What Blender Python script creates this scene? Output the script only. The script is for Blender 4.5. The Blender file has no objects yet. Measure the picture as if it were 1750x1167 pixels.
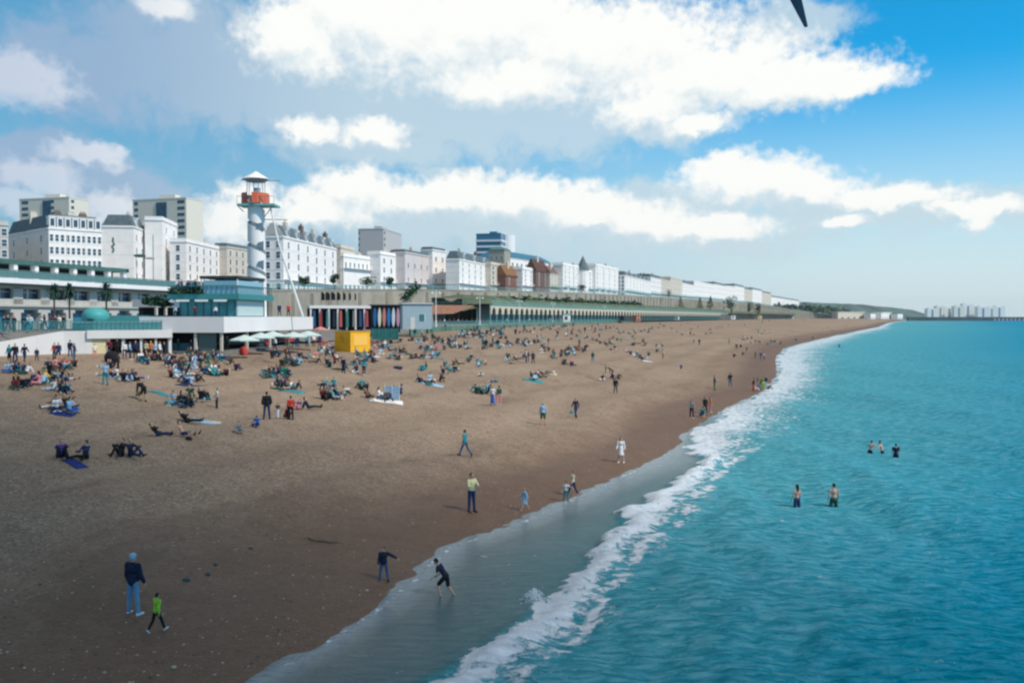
import bpy, bmesh, math, random
import numpy as np
from mathutils import Vector, Matrix
C = bpy.context.scene
COL = C.collection
R = math.radians

# ------------------------------------------------------------------ camera
FPX = 1555.0            # focal length in photo pixels (photo 1750 wide)
CAMZ = 9.0
HORIZ = 542.0
PITCH = math.atan((583.5 - HORIZ) / FPX)
cam_d = bpy.data.cameras.new('camera')
cam = bpy.data.objects.new('camera', cam_d); COL.objects.link(cam)
cam.location = (0, 0, CAMZ)
cam.rotation_euler = (math.pi/2 - PITCH, 0, 0)
cam_d.sensor_width = 36.0
cam_d.lens = 36.0 * FPX / 1750.0
cam_d.clip_start = 0.2
cam_d.clip_end = 60000
C.camera = cam

def ray(px, py):
    a = (px - 875.0) / FPX; b = (583.5 - py) / FPX
    cp, sp = math.cos(PITCH), math.sin(PITCH)
    return Vector((a, cp + b*sp, -sp + b*cp))
def at(px, py, Y):
    d = ray(px, py)
    return Vector((0, 0, CAMZ)) + d * (Y / d.y)
def at_z(px, py, z):
    d = ray(px, py)
    return Vector((0, 0, CAMZ)) + d * ((z - CAMZ) / d.z)
def kx(px):
    d = ray(px, HORIZ); return d.x / d.y

# ------------------------------------------------------------------ light
SUN_EL, SUN_AZ = 47.0, 118.0       # azimuth measured clockwise from +Y (view direction)
sd = Vector((math.sin(R(SUN_AZ))*math.cos(R(SUN_EL)), math.cos(R(SUN_AZ))*math.cos(R(SUN_EL)), math.sin(R(SUN_EL))))
sl = bpy.data.lights.new('sun', 'SUN'); sl.energy = 3.9; sl.angle = R(2.5); sl.color = (1.0, 0.89, 0.77)
so = bpy.data.objects.new('sun', sl); COL.objects.link(so)
so.rotation_euler = sd.to_track_quat('Z', 'Y').to_euler()
so.location = (50, -50, 100)
C.view_settings.view_transform = 'Standard'
C.view_settings.look = 'None'
C.view_settings.exposure = 0.0
C.view_settings.gamma = 1.0
C.cycles.pixel_filter_type = 'BLACKMAN_HARRIS'
C.cycles.filter_width = 2.4
C.cycles.max_bounces = 5
C.cycles.volume_bounces = 0
C.cycles.use_denoising = True

class NT:
    """tiny node-tree helper"""
    def __init__(s, t): s.t = t; s.n = t.nodes; s.l = t.links
    def new(s, kind, **kw):
        n = s.n.new(kind)
        for k, v in kw.items(): setattr(n, k, v)
        return n
    def put(s, sock, v):
        if isinstance(v, bpy.types.NodeSocket): s.l.new(v, sock)
        else: sock.default_value = v
    def math(s, op, a, b=0.0, c=0.0, clamp=False):
        n = s.new('ShaderNodeMath', operation=op, use_clamp=clamp)
        s.put(n.inputs[0], a); s.put(n.inputs[1], b)
        if op in ('MULTIPLY_ADD', 'SMOOTH_MAX'): s.put(n.inputs[2], c)
        return n.outputs[0]
    def vec(s, op, a, b=(0, 0, 0)):
        n = s.new('ShaderNodeVectorMath', operation=op)
        s.put(n.inputs[0], a)
        if op not in ('LENGTH', 'NORMALIZE'): s.put(n.inputs[1], b)
        return n.outputs['Value'] if op in ('LENGTH', 'DOT_PRODUCT') else n.outputs[0]
    def mix(s, f, a, b, blend='MIX'):
        n = s.new('ShaderNodeMix', data_type='RGBA', blend_type=blend)
        s.put(n.inputs[0], f)
        s.put(n.inputs[6], a if isinstance(a, bpy.types.NodeSocket) else (*a, 1)[:4])
        s.put(n.inputs[7], b if isinstance(b, bpy.types.NodeSocket) else (*b, 1)[:4])
        return n.outputs[2]
    def smooth(s, v, a, b, o0=0.0, o1=1.0):
        n = s.new('ShaderNodeMapRange', interpolation_type='SMOOTHSTEP')
        s.put(n.inputs[0], v); n.inputs[1].default_value = a; n.inputs[2].default_value = b
        n.inputs[3].default_value = o0; n.inputs[4].default_value = o1
        return n.outputs[0]
    def noise(s, v, scale, detail=4, rough=0.55, dist=0.0, out=0):
        n = s.new('ShaderNodeTexNoise')
        s.put(n.inputs['Vector'], v); n.inputs['Scale'].default_value = scale
        n.inputs['Detail'].default_value = detail; n.inputs['Roughness'].default_value = rough
        n.inputs['Distortion'].default_value = dist
        return n.outputs[out]

# ------------------------------------------------------------------ sky
def build_world():
    w = bpy.data.worlds.new('World'); C.world = w; w.use_nodes = True
    T = NT(w.node_tree); T.n.clear()
    out = T.new('ShaderNodeOutputWorld'); bg = T.new('ShaderNodeBackground')
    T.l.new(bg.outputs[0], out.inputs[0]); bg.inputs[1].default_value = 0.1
    sky = T.new('ShaderNodeTexSky', sky_type='NISHITA'); sky.sun_disc = False
    sky.sun_elevation = R(SUN_EL); sky.sun_rotation = R(SUN_AZ)
    sky.air_density = 1.0; sky.dust_density = 0.6; sky.ozone_density = 2.5
    tc = T.new('ShaderNodeTexCoord'); sp = T.new('ShaderNodeSeparateXYZ'); T.l.new(tc.outputs['Generated'], sp.inputs[0])
    az = T.math('MULTIPLY', T.math('ARCTAN2', sp.outputs[0], sp.outputs[1]), 57.2958)
    el = T.math('MULTIPLY', T.math('ARCSINE', sp.outputs[2]), 57.2958)
    cb = T.new('ShaderNodeCombineXYZ'); T.l.new(az, cb.inputs[0]); T.l.new(el, cb.inputs[1])
    P = cb.outputs[0]
    # domain warp with several sizes of billow
    def warp(P, sc, amp, det):
        c = T.noise(P, sc, det, 0.55, 0.0, 1)
        v = T.vec('SUBTRACT', c, (0.5, 0.5, 0.5))
        n = T.new('ShaderNodeVectorMath', operation='SCALE'); T.l.new(v, n.inputs[0]); n.inputs['Scale'].default_value = amp
        v2 = T.vec('MULTIPLY', n.outputs[0], (1, 1, 0))
        return T.vec('ADD', P, v2)
    Ps = warp(P, 0.16, 5.0, 5)
    Pw = warp(warp(P, 0.22, 2.2, 3), 0.8, 1.5, 4)
    Pu = T.vec('ADD', Pw, (0.35, 1.25, 0))
    def field(P, blobs, k=0.0):
        acc = None
        for (cx, cy, rx, ry) in blobs:
            d = ray(cx, cy).normalized()
            a = math.degrees(math.atan2(d.x, d.y)); e = math.degrees(math.asin(d.z))
            ca = math.cos(R(a)); s = 1/27.14
            v = T.vec('SUBTRACT', P, (a, e, 0))
            v = T.vec('MULTIPLY', v, (1/(rx*s*ca*ca + .01), 1/(ry*s*ca + .01), 0))
            f = T.math('SUBTRACT', 1.0, T.vec('LENGTH', v))
            if acc is None: acc = f
            elif k: acc = T.math('SMOOTH_MAX', acc, f, k)
            else: acc = T.math('MAXIMUM', acc, f)
        return acc
    white = [(300, -60, 130, 40), (20, 135, 120, 50), (150, 262, 80, 26), (820, 45, 330, 105), (620, 25, 190, 85), (510, 60, 105, 80), (1020, 75, 300, 95), (1200, 125, 230, 75),
             (1340, 140, 190, 52), (1455, 140, 110, 30), (1185, 212, 85, 26), (1120, 180, 110, 40), (285, 0, 60, 24), (880, 130, 190, 50),
             (530, 217, 58, 26), (640, 226, 66, 30), (610, 325, 85, 48), (560, 360, 110, 42), (700, 345, 110, 36), (790, 335, 140, 42),
             (910, 338, 150, 40), (1010, 360, 130, 40), (1100, 378, 120, 38), (1210, 392, 130, 30), (430, 345, 70, 42), (395, 378, 80, 48),
             (1300, 312, 160, 50), (1240, 295, 90, 34), (1380, 320, 110, 36), (1520, 335, 150, 26), (1670, 350, 110, 20),
             (1440, 380, 50, 15), (1668, 376, 30, 20), (70, 305, 90, 32), (165, 258, 55, 22), (185, 350, 60, 35), (40, 350, 70, 30),
             (-150, 200, 90, 60), (1900, 60, 60, 30), (-400, 100, 200, 90), (-700, -100, 260, 120), (600, -260, 420, 60)]
    grey = [(700, 480, 420, 60), (330, 100, 280, 130), (560, 150, 330, 120), (820, 190, 360, 100), (1000, 200, 300, 60), (120, 120, 210, 110), (40, 110, 120, 70),
            (60, 270, 160, 50), (220, 310, 150, 60), (640, 250, 220, 60), (820, 390, 330, 60), (1150, 400, 300, 50), (1500, 370, 330, 48),
            (1350, 45, 130, 60), (760, 300, 120, 20), (1150, 350, 300, 40), (1620, 360, 200, 45),
            (200, -350, 700, 230), (900, -300, 500, 130), (-600, 0, 400, 200)]
    fw = field(Pw, white)
    fg = field(Ps, grey, 0.25)
    fu = field(Pu, white[:32])
    fine = T.noise(P, 1.5, 6, 0.55)
    mw = T.smooth(T.math('ADD', fw, T.math('MULTIPLY', T.math('SUBTRACT', fine, 0.5), 1.0)), -0.20, 0.50)
    mw = T.math('MULTIPLY', mw, T.smooth(az, -29.0, -15.0, 0.5, 1.0))
    soft = T.noise(Ps, 0.5, 5, 0.6)
    mg = T.smooth(T.math('ADD', fg, T.math('MULTIPLY', T.math('SUBTRACT', soft, 0.5), 1.4)), -0.10, 0.55)
    # clear sky: Nishita, tinted to the film's cyan
    clear = T.mix(1.0, sky.outputs[0], (0.07, 1.30, 1.72), 'MULTIPLY')
    # pale band towards the horizon and to the left (towards thin high cloud)
    hz = T.smooth(el, 1.0, 15.5, 1.0, 0.0)
    base = T.mix(T.math('MULTIPLY', hz, 0.93), clear, (7.1, 8.25, 8.6))
    veil = T.smooth(az, -28.0, 24.0, 0.75, 0.0)
    base = T.mix(veil, base, (1.5, 3.7, 5.6))
    gcol = T.mix(T.smooth(az, -27.0, -7.0), (3.5, 4.7, 6.5), (6.0, 7.3, 8.0))
    col = T.mix(T.math('MULTIPLY', mg, 0.78), base, gcol)
    wsh = T.math('ADD', T.math('SUBTRACT', fw, fu), T.math('MULTIPLY', T.math('SUBTRACT', T.noise(P, 0.7, 6, 0.6), 0.5), 1.5))
    wcol = T.mix(T.smooth(wsh, -0.75, 0.12), (6.6, 7.8, 8.5), (10.0, 10.1, 9.8))
    wcol = T.mix(T.smooth(az, -30.0, -14.0, 0.55, 0.0), wcol, (6.9, 7.1, 8.6))
    col = T.mix(mw, col, wcol)
    # unseen sky overhead, tinted dull and warm to set the ambient light
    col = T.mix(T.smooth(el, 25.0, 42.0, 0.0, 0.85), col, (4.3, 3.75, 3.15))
    # below the horizon: a plain sea-grey so nothing shines up from beneath
    below = T.smooth(el, -1.5, -0.3)
    col = T.mix(below, (2.2, 3.6, 4.3), col)
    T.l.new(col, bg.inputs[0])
    w.cycles.sampling_method = 'MANUAL'; w.cycles.sample_map_resolution = 512
build_world()

# ------------------------------------------------------------------ generic helpers
def tag(o, label=None, cat=None, group=None, kind=None):
    if label: o['label'] = label
    if cat: o['category'] = cat
    if group: o['group'] = group
    if kind: o['kind'] = kind
    return o
def empty(name, loc=(0, 0, 0), rz=0.0):
    o = bpy.data.objects.new(name, None); COL.objects.link(o)
    o.location = loc; o.rotation_euler = (0, 0, rz); o.empty_display_size = 0.5
    return o
_mats = {}
def mat(name, col, rough=0.8, var=0.0, vscale=1.0, bump=0.0, bscale=20.0, metal=0.0, spec=0.3, stretch=(1, 1, 1), sub=0.0):
    key = (name, tuple(round(c, 3) for c in col))
    if key in _mats: return _mats[key]
    m = bpy.data.materials.new(name); m.use_nodes = True
    T = NT(m.node_tree); b = T.n['Principled BSDF']
    b.inputs['Roughness'].default_value = rough; b.inputs['Metallic'].default_value = metal
    b.inputs['Specular IOR Level'].default_value = spec
    b.inputs['Base Color'].default_value = (*col, 1)
    m.diffuse_color = (*col, 1)
    if var or bump:
        tc = T.new('ShaderNodeTexCoord'); mp = T.new('ShaderNodeMapping'); T.l.new(tc.outputs['Object'], mp.inputs[0])
        mp.inputs['Scale'].default_value = stretch
        if var:
            n = T.noise(mp.outputs[0], vscale, 5, 0.6)
            f = T.smooth(n, 0.25, 0.75, 1 - var, 1 + var)
            v = T.new('ShaderNodeVectorMath', operation='SCALE'); v.inputs[0].default_value = col; T.l.new(f, v.inputs['Scale'])
            T.l.new(v.outputs[0], b.inputs['Base Color'])
        if bump:
            n = T.noise(mp.outputs[0], bscale, 4, 0.6)
            bp = T.new('ShaderNodeBump'); bp.inputs['Strength'].default_value = bump; bp.inputs['Distance'].default_value = 0.05
            T.l.new(n, bp.inputs['Height']); T.l.new(bp.outputs[0], b.inputs['Normal'])
    _mats[key] = m
    return m

class MB:
    """collects shapes and links them as ONE mesh object"""
    def __init__(s): s.v = []; s.f = []; s.m = []; s.cur = 0
    def quad(s, a, b, c, d):
        i = len(s.v); s.v += [tuple(a), tuple(b), tuple(c), tuple(d)]; s.f.append((i, i+1, i+2, i+3)); s.m.append(s.cur); return s
    def poly(s, pts):
        i = len(s.v); s.v += [tuple(p) for p in pts]; s.f.append(tuple(range(i, i+len(pts)))); s.m.append(s.cur); return s
    def box(s, x0, y0, z0, x1, y1, z1, taper=0.0):
        i = len(s.v); t = taper
        s.v += [(x0, y0, z0), (x1, y0, z0), (x1, y1, z0), (x0, y1, z0), (x0+t, y0+t, z1), (x1-t, y0+t, z1), (x1-t, y1-t, z1), (x0+t, y1-t, z1)]
        for q in ((0, 3, 2, 1), (4, 5, 6, 7), (0, 1, 5, 4), (1, 2, 6, 5), (2, 3, 7, 6), (3, 0, 4, 7)):
            s.f.append(tuple(i+k for k in q)); s.m.append(s.cur)
        return s
    def prism(s, pts, z0, z1):
        """vertical prism over a plan polygon (counter-clockwise)"""
        n = len(pts); i = len(s.v)
        s.v += [(p[0], p[1], z0) for p in pts] + [(p[0], p[1], z1) for p in pts]
        s.f.append(tuple(i+k for k in reversed(range(n)))); s.m.append(s.cur)
        s.f.append(tuple(i+n+k for k in range(n))); s.m.append(s.cur)
        for k in range(n):
            a, b = k, (k+1) % n
            s.f.append((i+a, i+b, i+n+b, i+n+a)); s.m.append(s.cur)
        return s
    def tube(s, p0, p1, r0, r1=None, n=8, caps=True):
        if r1 is None: r1 = r0
        p0 = Vector(p0); p1 = Vector(p1); d = (p1-p0)
        if d.length < 1e-6: return s
        d.normalize(); a = d.orthogonal().normalized(); b = d.cross(a); i = len(s.v)
        for p, r in ((p0, r0), (p1, r1)):
            for k in range(n):
                t = 2*math.pi*k/n; q = p + a*(r*math.cos(t)) + b*(r*math.sin(t)); s.v.append(tuple(q))
        for k in range(n):
            j = (k+1) % n; s.f.append((i+k, i+j, i+n+j, i+n+k)); s.m.append(s.cur)
        if caps:
            s.f.append(tuple(i+k for k in reversed(range(n)))); s.m.append(s.cur)
            s.f.append(tuple(i+n+k for k in range(n))); s.m.append(s.cur)
        return s
    def ell(s, c, r, M=None, nu=12, nv=8):
        """ellipsoid, closed"""
        i = len(s.v); c = Vector(c); M = M or Matrix.Identity(3)
        s.v.append(tuple(c + M @ Vector((0, 0, r[2]))))
        for v in range(1, nv):
            ph = math.pi*v/nv
            for u in range(nu):
                th = 2*math.pi*u/nu
                s.v.append(tuple(c + M @ Vector((r[0]*math.sin(ph)*math.cos(th), r[1]*math.sin(ph)*math.sin(th), r[2]*math.cos(ph)))))
        s.v.append(tuple(c + M @ Vector((0, 0, -r[2])))); e = len(s.v)-1
        for u in range(nu):
            w = (u+1) % nu
            s.f.append((i, i+1+u, i+1+w)); s.m.append(s.cur)
            for v in range(nv-2):
                a = i+1+v*nu; b = a+nu
                s.f.append((a+u, b+u, b+w, a+w)); s.m.append(s.cur)
            a = i+1+(nv-2)*nu
            s.f.append((a+u, e, a+w)); s.m.append(s.cur)
        return s
    def cone(s, c, r, h, n=12):
        i = len(s.v); s.v += [(c[0]+r*math.cos(2*math.pi*k/n), c[1]+r*math.sin(2*math.pi*k/n), c[2]) for k in range(n)] + [(c[0], c[1], c[2]+h)]
        for k in range(n): s.f.append((i+k, i+(k+1) % n, i+n)); s.m.append(s.cur)
        s.f.append(tuple(i+k for k in reversed(range(n)))); s.m.append(s.cur); return s
    def mesh(s, name, mats, smooth=False):
        me = bpy.data.meshes.new(name); me.from_pydata(s.v, [], s.f); 
        for m in (mats if isinstance(mats, (list, tuple)) else [mats]): me.materials.append(m)
        me.polygons.foreach_set('material_index', s.m)
        if smooth: me.polygons.foreach_set('use_smooth', [True]*len(s.f))
        me.update(); return me
    def build(s, name, mats, parent=None, smooth=False, loc=None):
        o = bpy.data.objects.new(name, s.mesh(name, mats, smooth)); COL.objects.link(o)
        if parent: o.parent = parent
        if loc is not None: o.location = loc
        return o
def link_copy(o, parent=None, loc=None, rot=None, scale=None):
    c = o.copy(); COL.objects.link(c); c.parent = parent
    if loc is not None: c.location = loc
    if rot is not None: c.rotation_euler = rot
    if scale is not None: c.scale = scale
    return c

# value noise for geometry
_rs = np.random.RandomState(7); _tab = _rs.rand(256, 256)
def vnoise(x, y):
    xi = np.floor(x).astype(int); yi = np.floor(y).astype(int); fx = x-xi; fy = y-yi
    fx = fx*fx*(3-2*fx); fy = fy*fy*(3-2*fy)
    a = _tab[xi & 255, yi & 255]; b = _tab[(xi+1) & 255, yi & 255]; c = _tab[xi & 255, (yi+1) & 255]; d = _tab[(xi+1) & 255, (yi+1) & 255]
    return (a*(1-fx)+b*fx)*(1-fy) + (c*(1-fx)+d*fx)*fy
def fbm(x, y, oc=4):
    v = 0; a = 0.5; t = 0
    for k in range(oc):
        v = v + a*vnoise(x*2**k + 17*k, y*2**k + 31*k); t += a; a *= 0.5
    return v/t*2-1

def grid_mesh(name, X, Y, Z, attrs=None, smooth=True):
    n, m = X.shape
    me = bpy.data.meshes.new(name)
    me.vertices.add(n*m); co = np.stack([X, Y, Z], -1).reshape(-1).astype(np.float32); me.vertices.foreach_set('co', co)
    i = np.arange((n-1)*(m-1)); r = i//(m-1); c = i % (m-1); a = r*m+c
    q = np.stack([a, a+1, a+m+1, a+m], -1)
    # orient upwards
    P = co.reshape(-1, 3); e1 = P[q[0, 1]]-P[q[0, 0]]; e2 = P[q[0, 3]]-P[q[0, 0]]
    if np.cross(e1, e2)[2] < 0: q = q[:, ::-1]
    me.loops.add(q.size); me.loops.foreach_set('vertex_index', q.reshape(-1).astype(np.int32))
    me.polygons.add(len(q)); me.polygons.foreach_set('loop_start', (np.arange(len(q))*4).astype(np.int32))
    me.polygons.foreach_set('use_smooth', np.ones(len(q), bool))
    me.update(calc_edges=True)
    for k, v in (attrs or {}).items():
        at_ = me.attributes.new(k, 'FLOAT', 'POINT'); at_.data.foreach_set('value', v.reshape(-1).astype(np.float32))
    return me

# ------------------------------------------------------------------ shore line (water edge at z = 0)
_sh = [(-150, 1500), (180, 1290), (430, 1167), (545, 1103), (640, 1042), (700, 992), (762, 937), (880, 896), (980, 851), (1100, 797), (1158, 765), (1180, 738), (1235, 702),
       (1308, 668), (1330, 642), (1327, 612), (1342, 594), (1430, 573), (1500, 559)]
SHY, SHX = [], []
for px, py in _sh:
    p = at_z(px, py, 0.0); SHY.append(p.y); SHX.append(p.x)
SHY = [-300.0] + SHY + [1500, 2600, 5000, 40000]
SHX = [SHX[0] - 150.0] + SHX + [620, 1130, 2250, 18500]
SHY = np.array(SHY); SHX = np.array(SHX)
def xs(Y): return np.interp(Y, SHY, SHX)
_pt = np.array([-200, -40, -8, 0, 4, 10, 20, 30, 40, 55, 75, 200, 900.])
_pz = np.array([-12, -4.5, -0.9, 0, .42, 1.05, 2.0, 3.0, 4.0, 5.1, 5.9, 6.4, 6.6])
def beach_z(X, Y):
    t = (xs(Y)-X)*0.916
    z = np.interp(t, _pt, _pz)
    k = np.clip(t/3.0, 0, 1)*np.clip((75-t)/20, 0, 1)
    z = z + k*(0.22*fbm(X/9.0+4, Y/14.0, 3) + 0.07*fbm(X/1.6, Y/1.6, 3))
    # storm berms: low steps that run along the shore
    tt = t + 2.2*fbm(X/14.0+9, Y/22.0, 2)
    z = z + np.clip(t/5, 0, 1)*np.clip((50-t)/15, 0, 1)*0.16*np.sin(tt*0.95)
    return z + 0.05*fbm(X/0.9+3, Y/0.9, 2)*np.clip(1-np.abs(t)/3, 0, 1)
def ground_at(px, py):
    d = ray(px, py); lo = 12.0
    def h(Y):
        p = Vector((0, 0, CAMZ)) + d*(Y/d.y); return p.z - float(beach_z(np.array(p.x), np.array(p.y))), p
    y = lo
    while y < 6000:
        v, p = h(y)
        if v <= 0: break
        y *= 1.01
    a, b = y/1.01, y
    for _ in range(24):
        m = (a+b)/2; v, p = h(m)
        if v > 0: a = m
        else: b = m
    return h(b)[1]
# ------------------------------------------------------------------ beach
def ygrid(y0, y1, dmin, k):
    out = [y0]; y = y0
    while y < y1:
        y += max(dmin, y*y*k if y > 0 else dmin); out.append(min(y, y1))
    return np.array(out)
def m_beach():
    m = bpy.data.materials.new('shingle'); m.use_nodes = True; T = NT(m.node_tree); b = T.n['Principled BSDF']
    g = T.new('ShaderNodeNewGeometry'); P = g.outputs['Position']
    wet = T.new('ShaderNodeAttribute', attribute_name='wet').outputs['Fac']
    big = T.noise(P, 0.045, 5, 0.6); mid = T.noise(P, 0.5, 5, 0.65)
    vo = T.new('ShaderNodeTexVoronoi'); T.put(vo.inputs['Vector'], P); vo.inputs['Scale'].default_value = 11.0
    sp = T.new('ShaderNodeSeparateColor'); T.l.new(vo.outputs['Color'], sp.inputs[0])
    vo2 = T.new('ShaderNodeTexVoronoi'); T.put(vo2.inputs['Vector'], P); vo2.inputs['Scale'].default_value = 2.6
    sp2 = T.new('ShaderNodeSeparateColor'); T.l.new(vo2.outputs['Color'], sp2.inputs[0])
    c = T.mix(T.smooth(big, 0.3, 0.7), (0.240, 0.182, 0.132), (0.325, 0.258, 0.190))
    c = T.mix(T.smooth(mid, 0.3, 0.75, 0.0, 0.45), c, (0.175, 0.118, 0.086))
    peb = T.mix(sp.outputs[0], (0.085, 0.062, 0.050), (0.48, 0.38, 0.30))
    c = T.mix(T.smooth(sp.outputs[1], 0.2, 1.0, 0.0, 0.75), c, peb)
    c = T.mix(T.smooth(sp2.outputs[0], 0.75, 1.0, 0.0, 0.35), c, (0.17, 0.13, 0.11))
    tide = T.noise(T.vec('MULTIPLY', P, (1.0, 0.35, 1.0)), 0.35, 5, 0.7)
    c = T.mix(T.smooth(tide, 0.56, 0.68, 0.0, 0.5), c, (0.14, 0.10, 0.075))
    wetc = T.mix(T.noise(P, 3.0, 4, 0.7), (0.068, 0.040, 0.027), (0.185, 0.108, 0.068))
    wn = T.math('ADD', wet, T.math('MULTIPLY', T.math('SUBTRACT', mid, 0.5), 0.6))
    wf = T.smooth(wn, 0.1, 1.0)
    c = T.mix(T.math('MULTIPLY', wf, 0.85), c, wetc)
    T.l.new(c, b.inputs['Base Color'])
    T.l.new(T.smooth(wf, 0, 1, 0.95, 0.6), b.inputs['Roughness']); b.inputs['Specular IOR Level'].default_value = 0.15
    h = T.math('ADD', T.math('MULTIPLY', T.noise(P, 7.0, 4, 0.7), 0.10), T.math('MULTIPLY', T.noise(P, 1.3, 4, 0.6), 0.22))
    h = T.math('SUBTRACT', h, T.math('MULTIPLY', vo.outputs['Distance'], 0.16))
    bp = T.new('ShaderNodeBump'); bp.inputs['Strength'].default_value = 0.8; bp.inputs['Distance'].default_value = 0.22
    T.l.new(h, bp.inputs['Height']); T.l.new(bp.outputs[0], b.inputs['Normal'])
    return m
ys = np.concatenate([np.linspace(-120, 10, 14)[:-1], ygrid(10, 5200, 0.22, 0.00022)])
tt = np.concatenate([np.array([-160, -60, -25, -12, -6]), np.arange(-3, 30, 0.3), np.arange(30, 75, 0.8), np.array([76, 80, 90, 110, 150, 220, 400])])
X = xs(ys)[:, None] - tt[None, :]/0.916; Y = np.repeat(ys[:, None], len(tt), 1)
Z = beach_z(X, Y)
t_ = np.repeat(tt[None, :], len(ys), 0)
# the tide has soaked a band above the waterline, wider close to the pier
wwid = np.interp(Y, [0, 25, 45, 70, 120, 300], [17, 15, 10, 8, 9, 14])
wet = np.clip(1.25 - np.clip(t_, 0, None)/wwid, 0, 1)
beach = bpy.data.objects.new('beach', grid_mesh('beach', X, Y, Z, {'wet': wet})); COL.objects.link(beach)
beach.data.materials.append(m_beach()); tag(beach, kind='structure')

# ------------------------------------------------------------------ sea
fin = [(640, 1235), (720, 1167), (800, 1120), (905, 1050), (960, 1010), (1042, 930), (1058, 892), (1128, 842), (1205, 790), (1170, 764), (1188, 736), (1238, 702), (1308, 668), (1330, 642), (1327, 612), (1342, 594), (1430, 573), (1500, 559)]
fout = [(860, 1235), (925, 1167), (975, 1120), (1055, 1050), (1075, 1010), (1145, 930), (1190, 892), (1228, 842), (1262, 790), (1325, 764), (1385, 725), (1412, 700), (1432, 668), (1450, 642), (1456, 612), (1462, 594), (1500, 573), (1550, 559)]
def tab(l):
    P = [at_z(x, y, 0) for x, y in l]; o = sorted((p.y, p.x) for p in P)
    return np.array([a for a, b in o]), np.array([b for a, b in o])
FIY, FIX = tab(fin); FOY, FOX = tab(fout)
def extrap(Y, ty, tx, off):   # beyond the table keep the offset from the shore line
    v = np.interp(Y, ty, tx)
    v = np.where(Y > ty[-1], xs(Y) + off, v)
    v = np.where(Y < ty[0], xs(Y) + (tx[0]-xs(ty[0])), v); return v
ysea = np.concatenate([np.linspace(-300, 10, 20)[:-1], ygrid(10, 45000, 0.14, 0.00014)])
off = [-1.5]
while off[-1] < 60000:
    o = off[-1]; off.append(o + (0.13 if o < 13 else max(0.13, (o-13)*0.022+0.13)))
off = np.array(off)
Y = np.repeat(ysea[:, None], len(off), 1); X = xs(ysea)[:, None] + off[None, :]; O = np.repeat(off[None, :], len(ysea), 0)
cell = np.maximum(np.gradient(ysea)[:, None]*np.ones_like(O), np.gradient(off)[None, :]*np.ones_like(O))
Z = np.zeros_like(X); rs = np.random.RandomState(3)
wx = X + 1.5*fbm(X/9, Y/9, 2); wy = Y + 1.5*fbm(X/9+50, Y/9+20, 2)
for k in range(26):
    lam = 0.7*1.16**k; th = R(rs.uniform(-55, 55) + 200)     # waves come in from the right
    amp = 0.0105*lam**0.8
    kx_, ky_ = math.cos(th)*2*math.pi/lam, math.sin(th)*2*math.pi/lam
    ph = wx*kx_ + wy*ky_ + rs.uniform(0, 6.28)
    s = np.sin(ph); s = s*0.7 + 0.3*(1-np.abs(np.sin(ph/2)))*2-0.3
    Z += amp*s*np.clip(1.5-cell*3/lam*1.2, 0, 1)
fi = extrap(Y, FIY, FIX, 0.0); fo = extrap(Y, FOY, FOX, 16.0)
jag = 0.55*fbm(Y/1.8, X/3.0+7, 3)*np.clip(Y/25, 1, 6)**.8 + 0.2*fbm(Y/.5, X/.8, 2)
din = (X - fi) + jag; dout = (fo - X) + jag*1.5
sw = np.clip((din+0.15)/0.4, 0, 1)                      # 1 seaward of the foam front
Z *= np.clip(O/5, 0.03, 1)*(0.15+0.85*sw)
bore = np.exp(-((din-0.6)/0.55)**2)*0.20*np.clip((150-Y)/90, 0, 1)*np.clip((X-xs(Y)-1.5)/2, 0, 1)
Z += bore*(1+0.4*fbm(X*1.3, Y*1.3, 2)) + 0.03*sw*np.clip(dout/2, 0, 1)*fbm(X*2.2, Y*2.2, 3)*np.clip(60/np.maximum(Y, 1), 0, 1)
Z += 0.02
w_ = np.maximum(fo-fi, 0.5)
rel = np.clip(din/w_, 0, 2)
lace = 0.5+0.5*fbm(X/0.8+3, Y/1.1, 4)
foam = sw*np.clip(dout/(0.35*w_)+0.15, 0, 1)
dens = np.where(rel < .24, 1.0, 1.0-0.62*np.clip((rel-.24)/.45, 0, 1))
dens = dens*np.interp(Y, [45, 62, 90, 400], [.97, .88, .68, .58])+.10*fbm(X/5, Y/7, 2)*np.clip((Y-50)/20, 0, 1)
second = np.exp(-((rel-0.85)/0.10)**2)*0.42*np.clip((80-Y)/20, 0, 1)
foam = foam*np.clip(dens+second, 0, 1.0)
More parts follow.
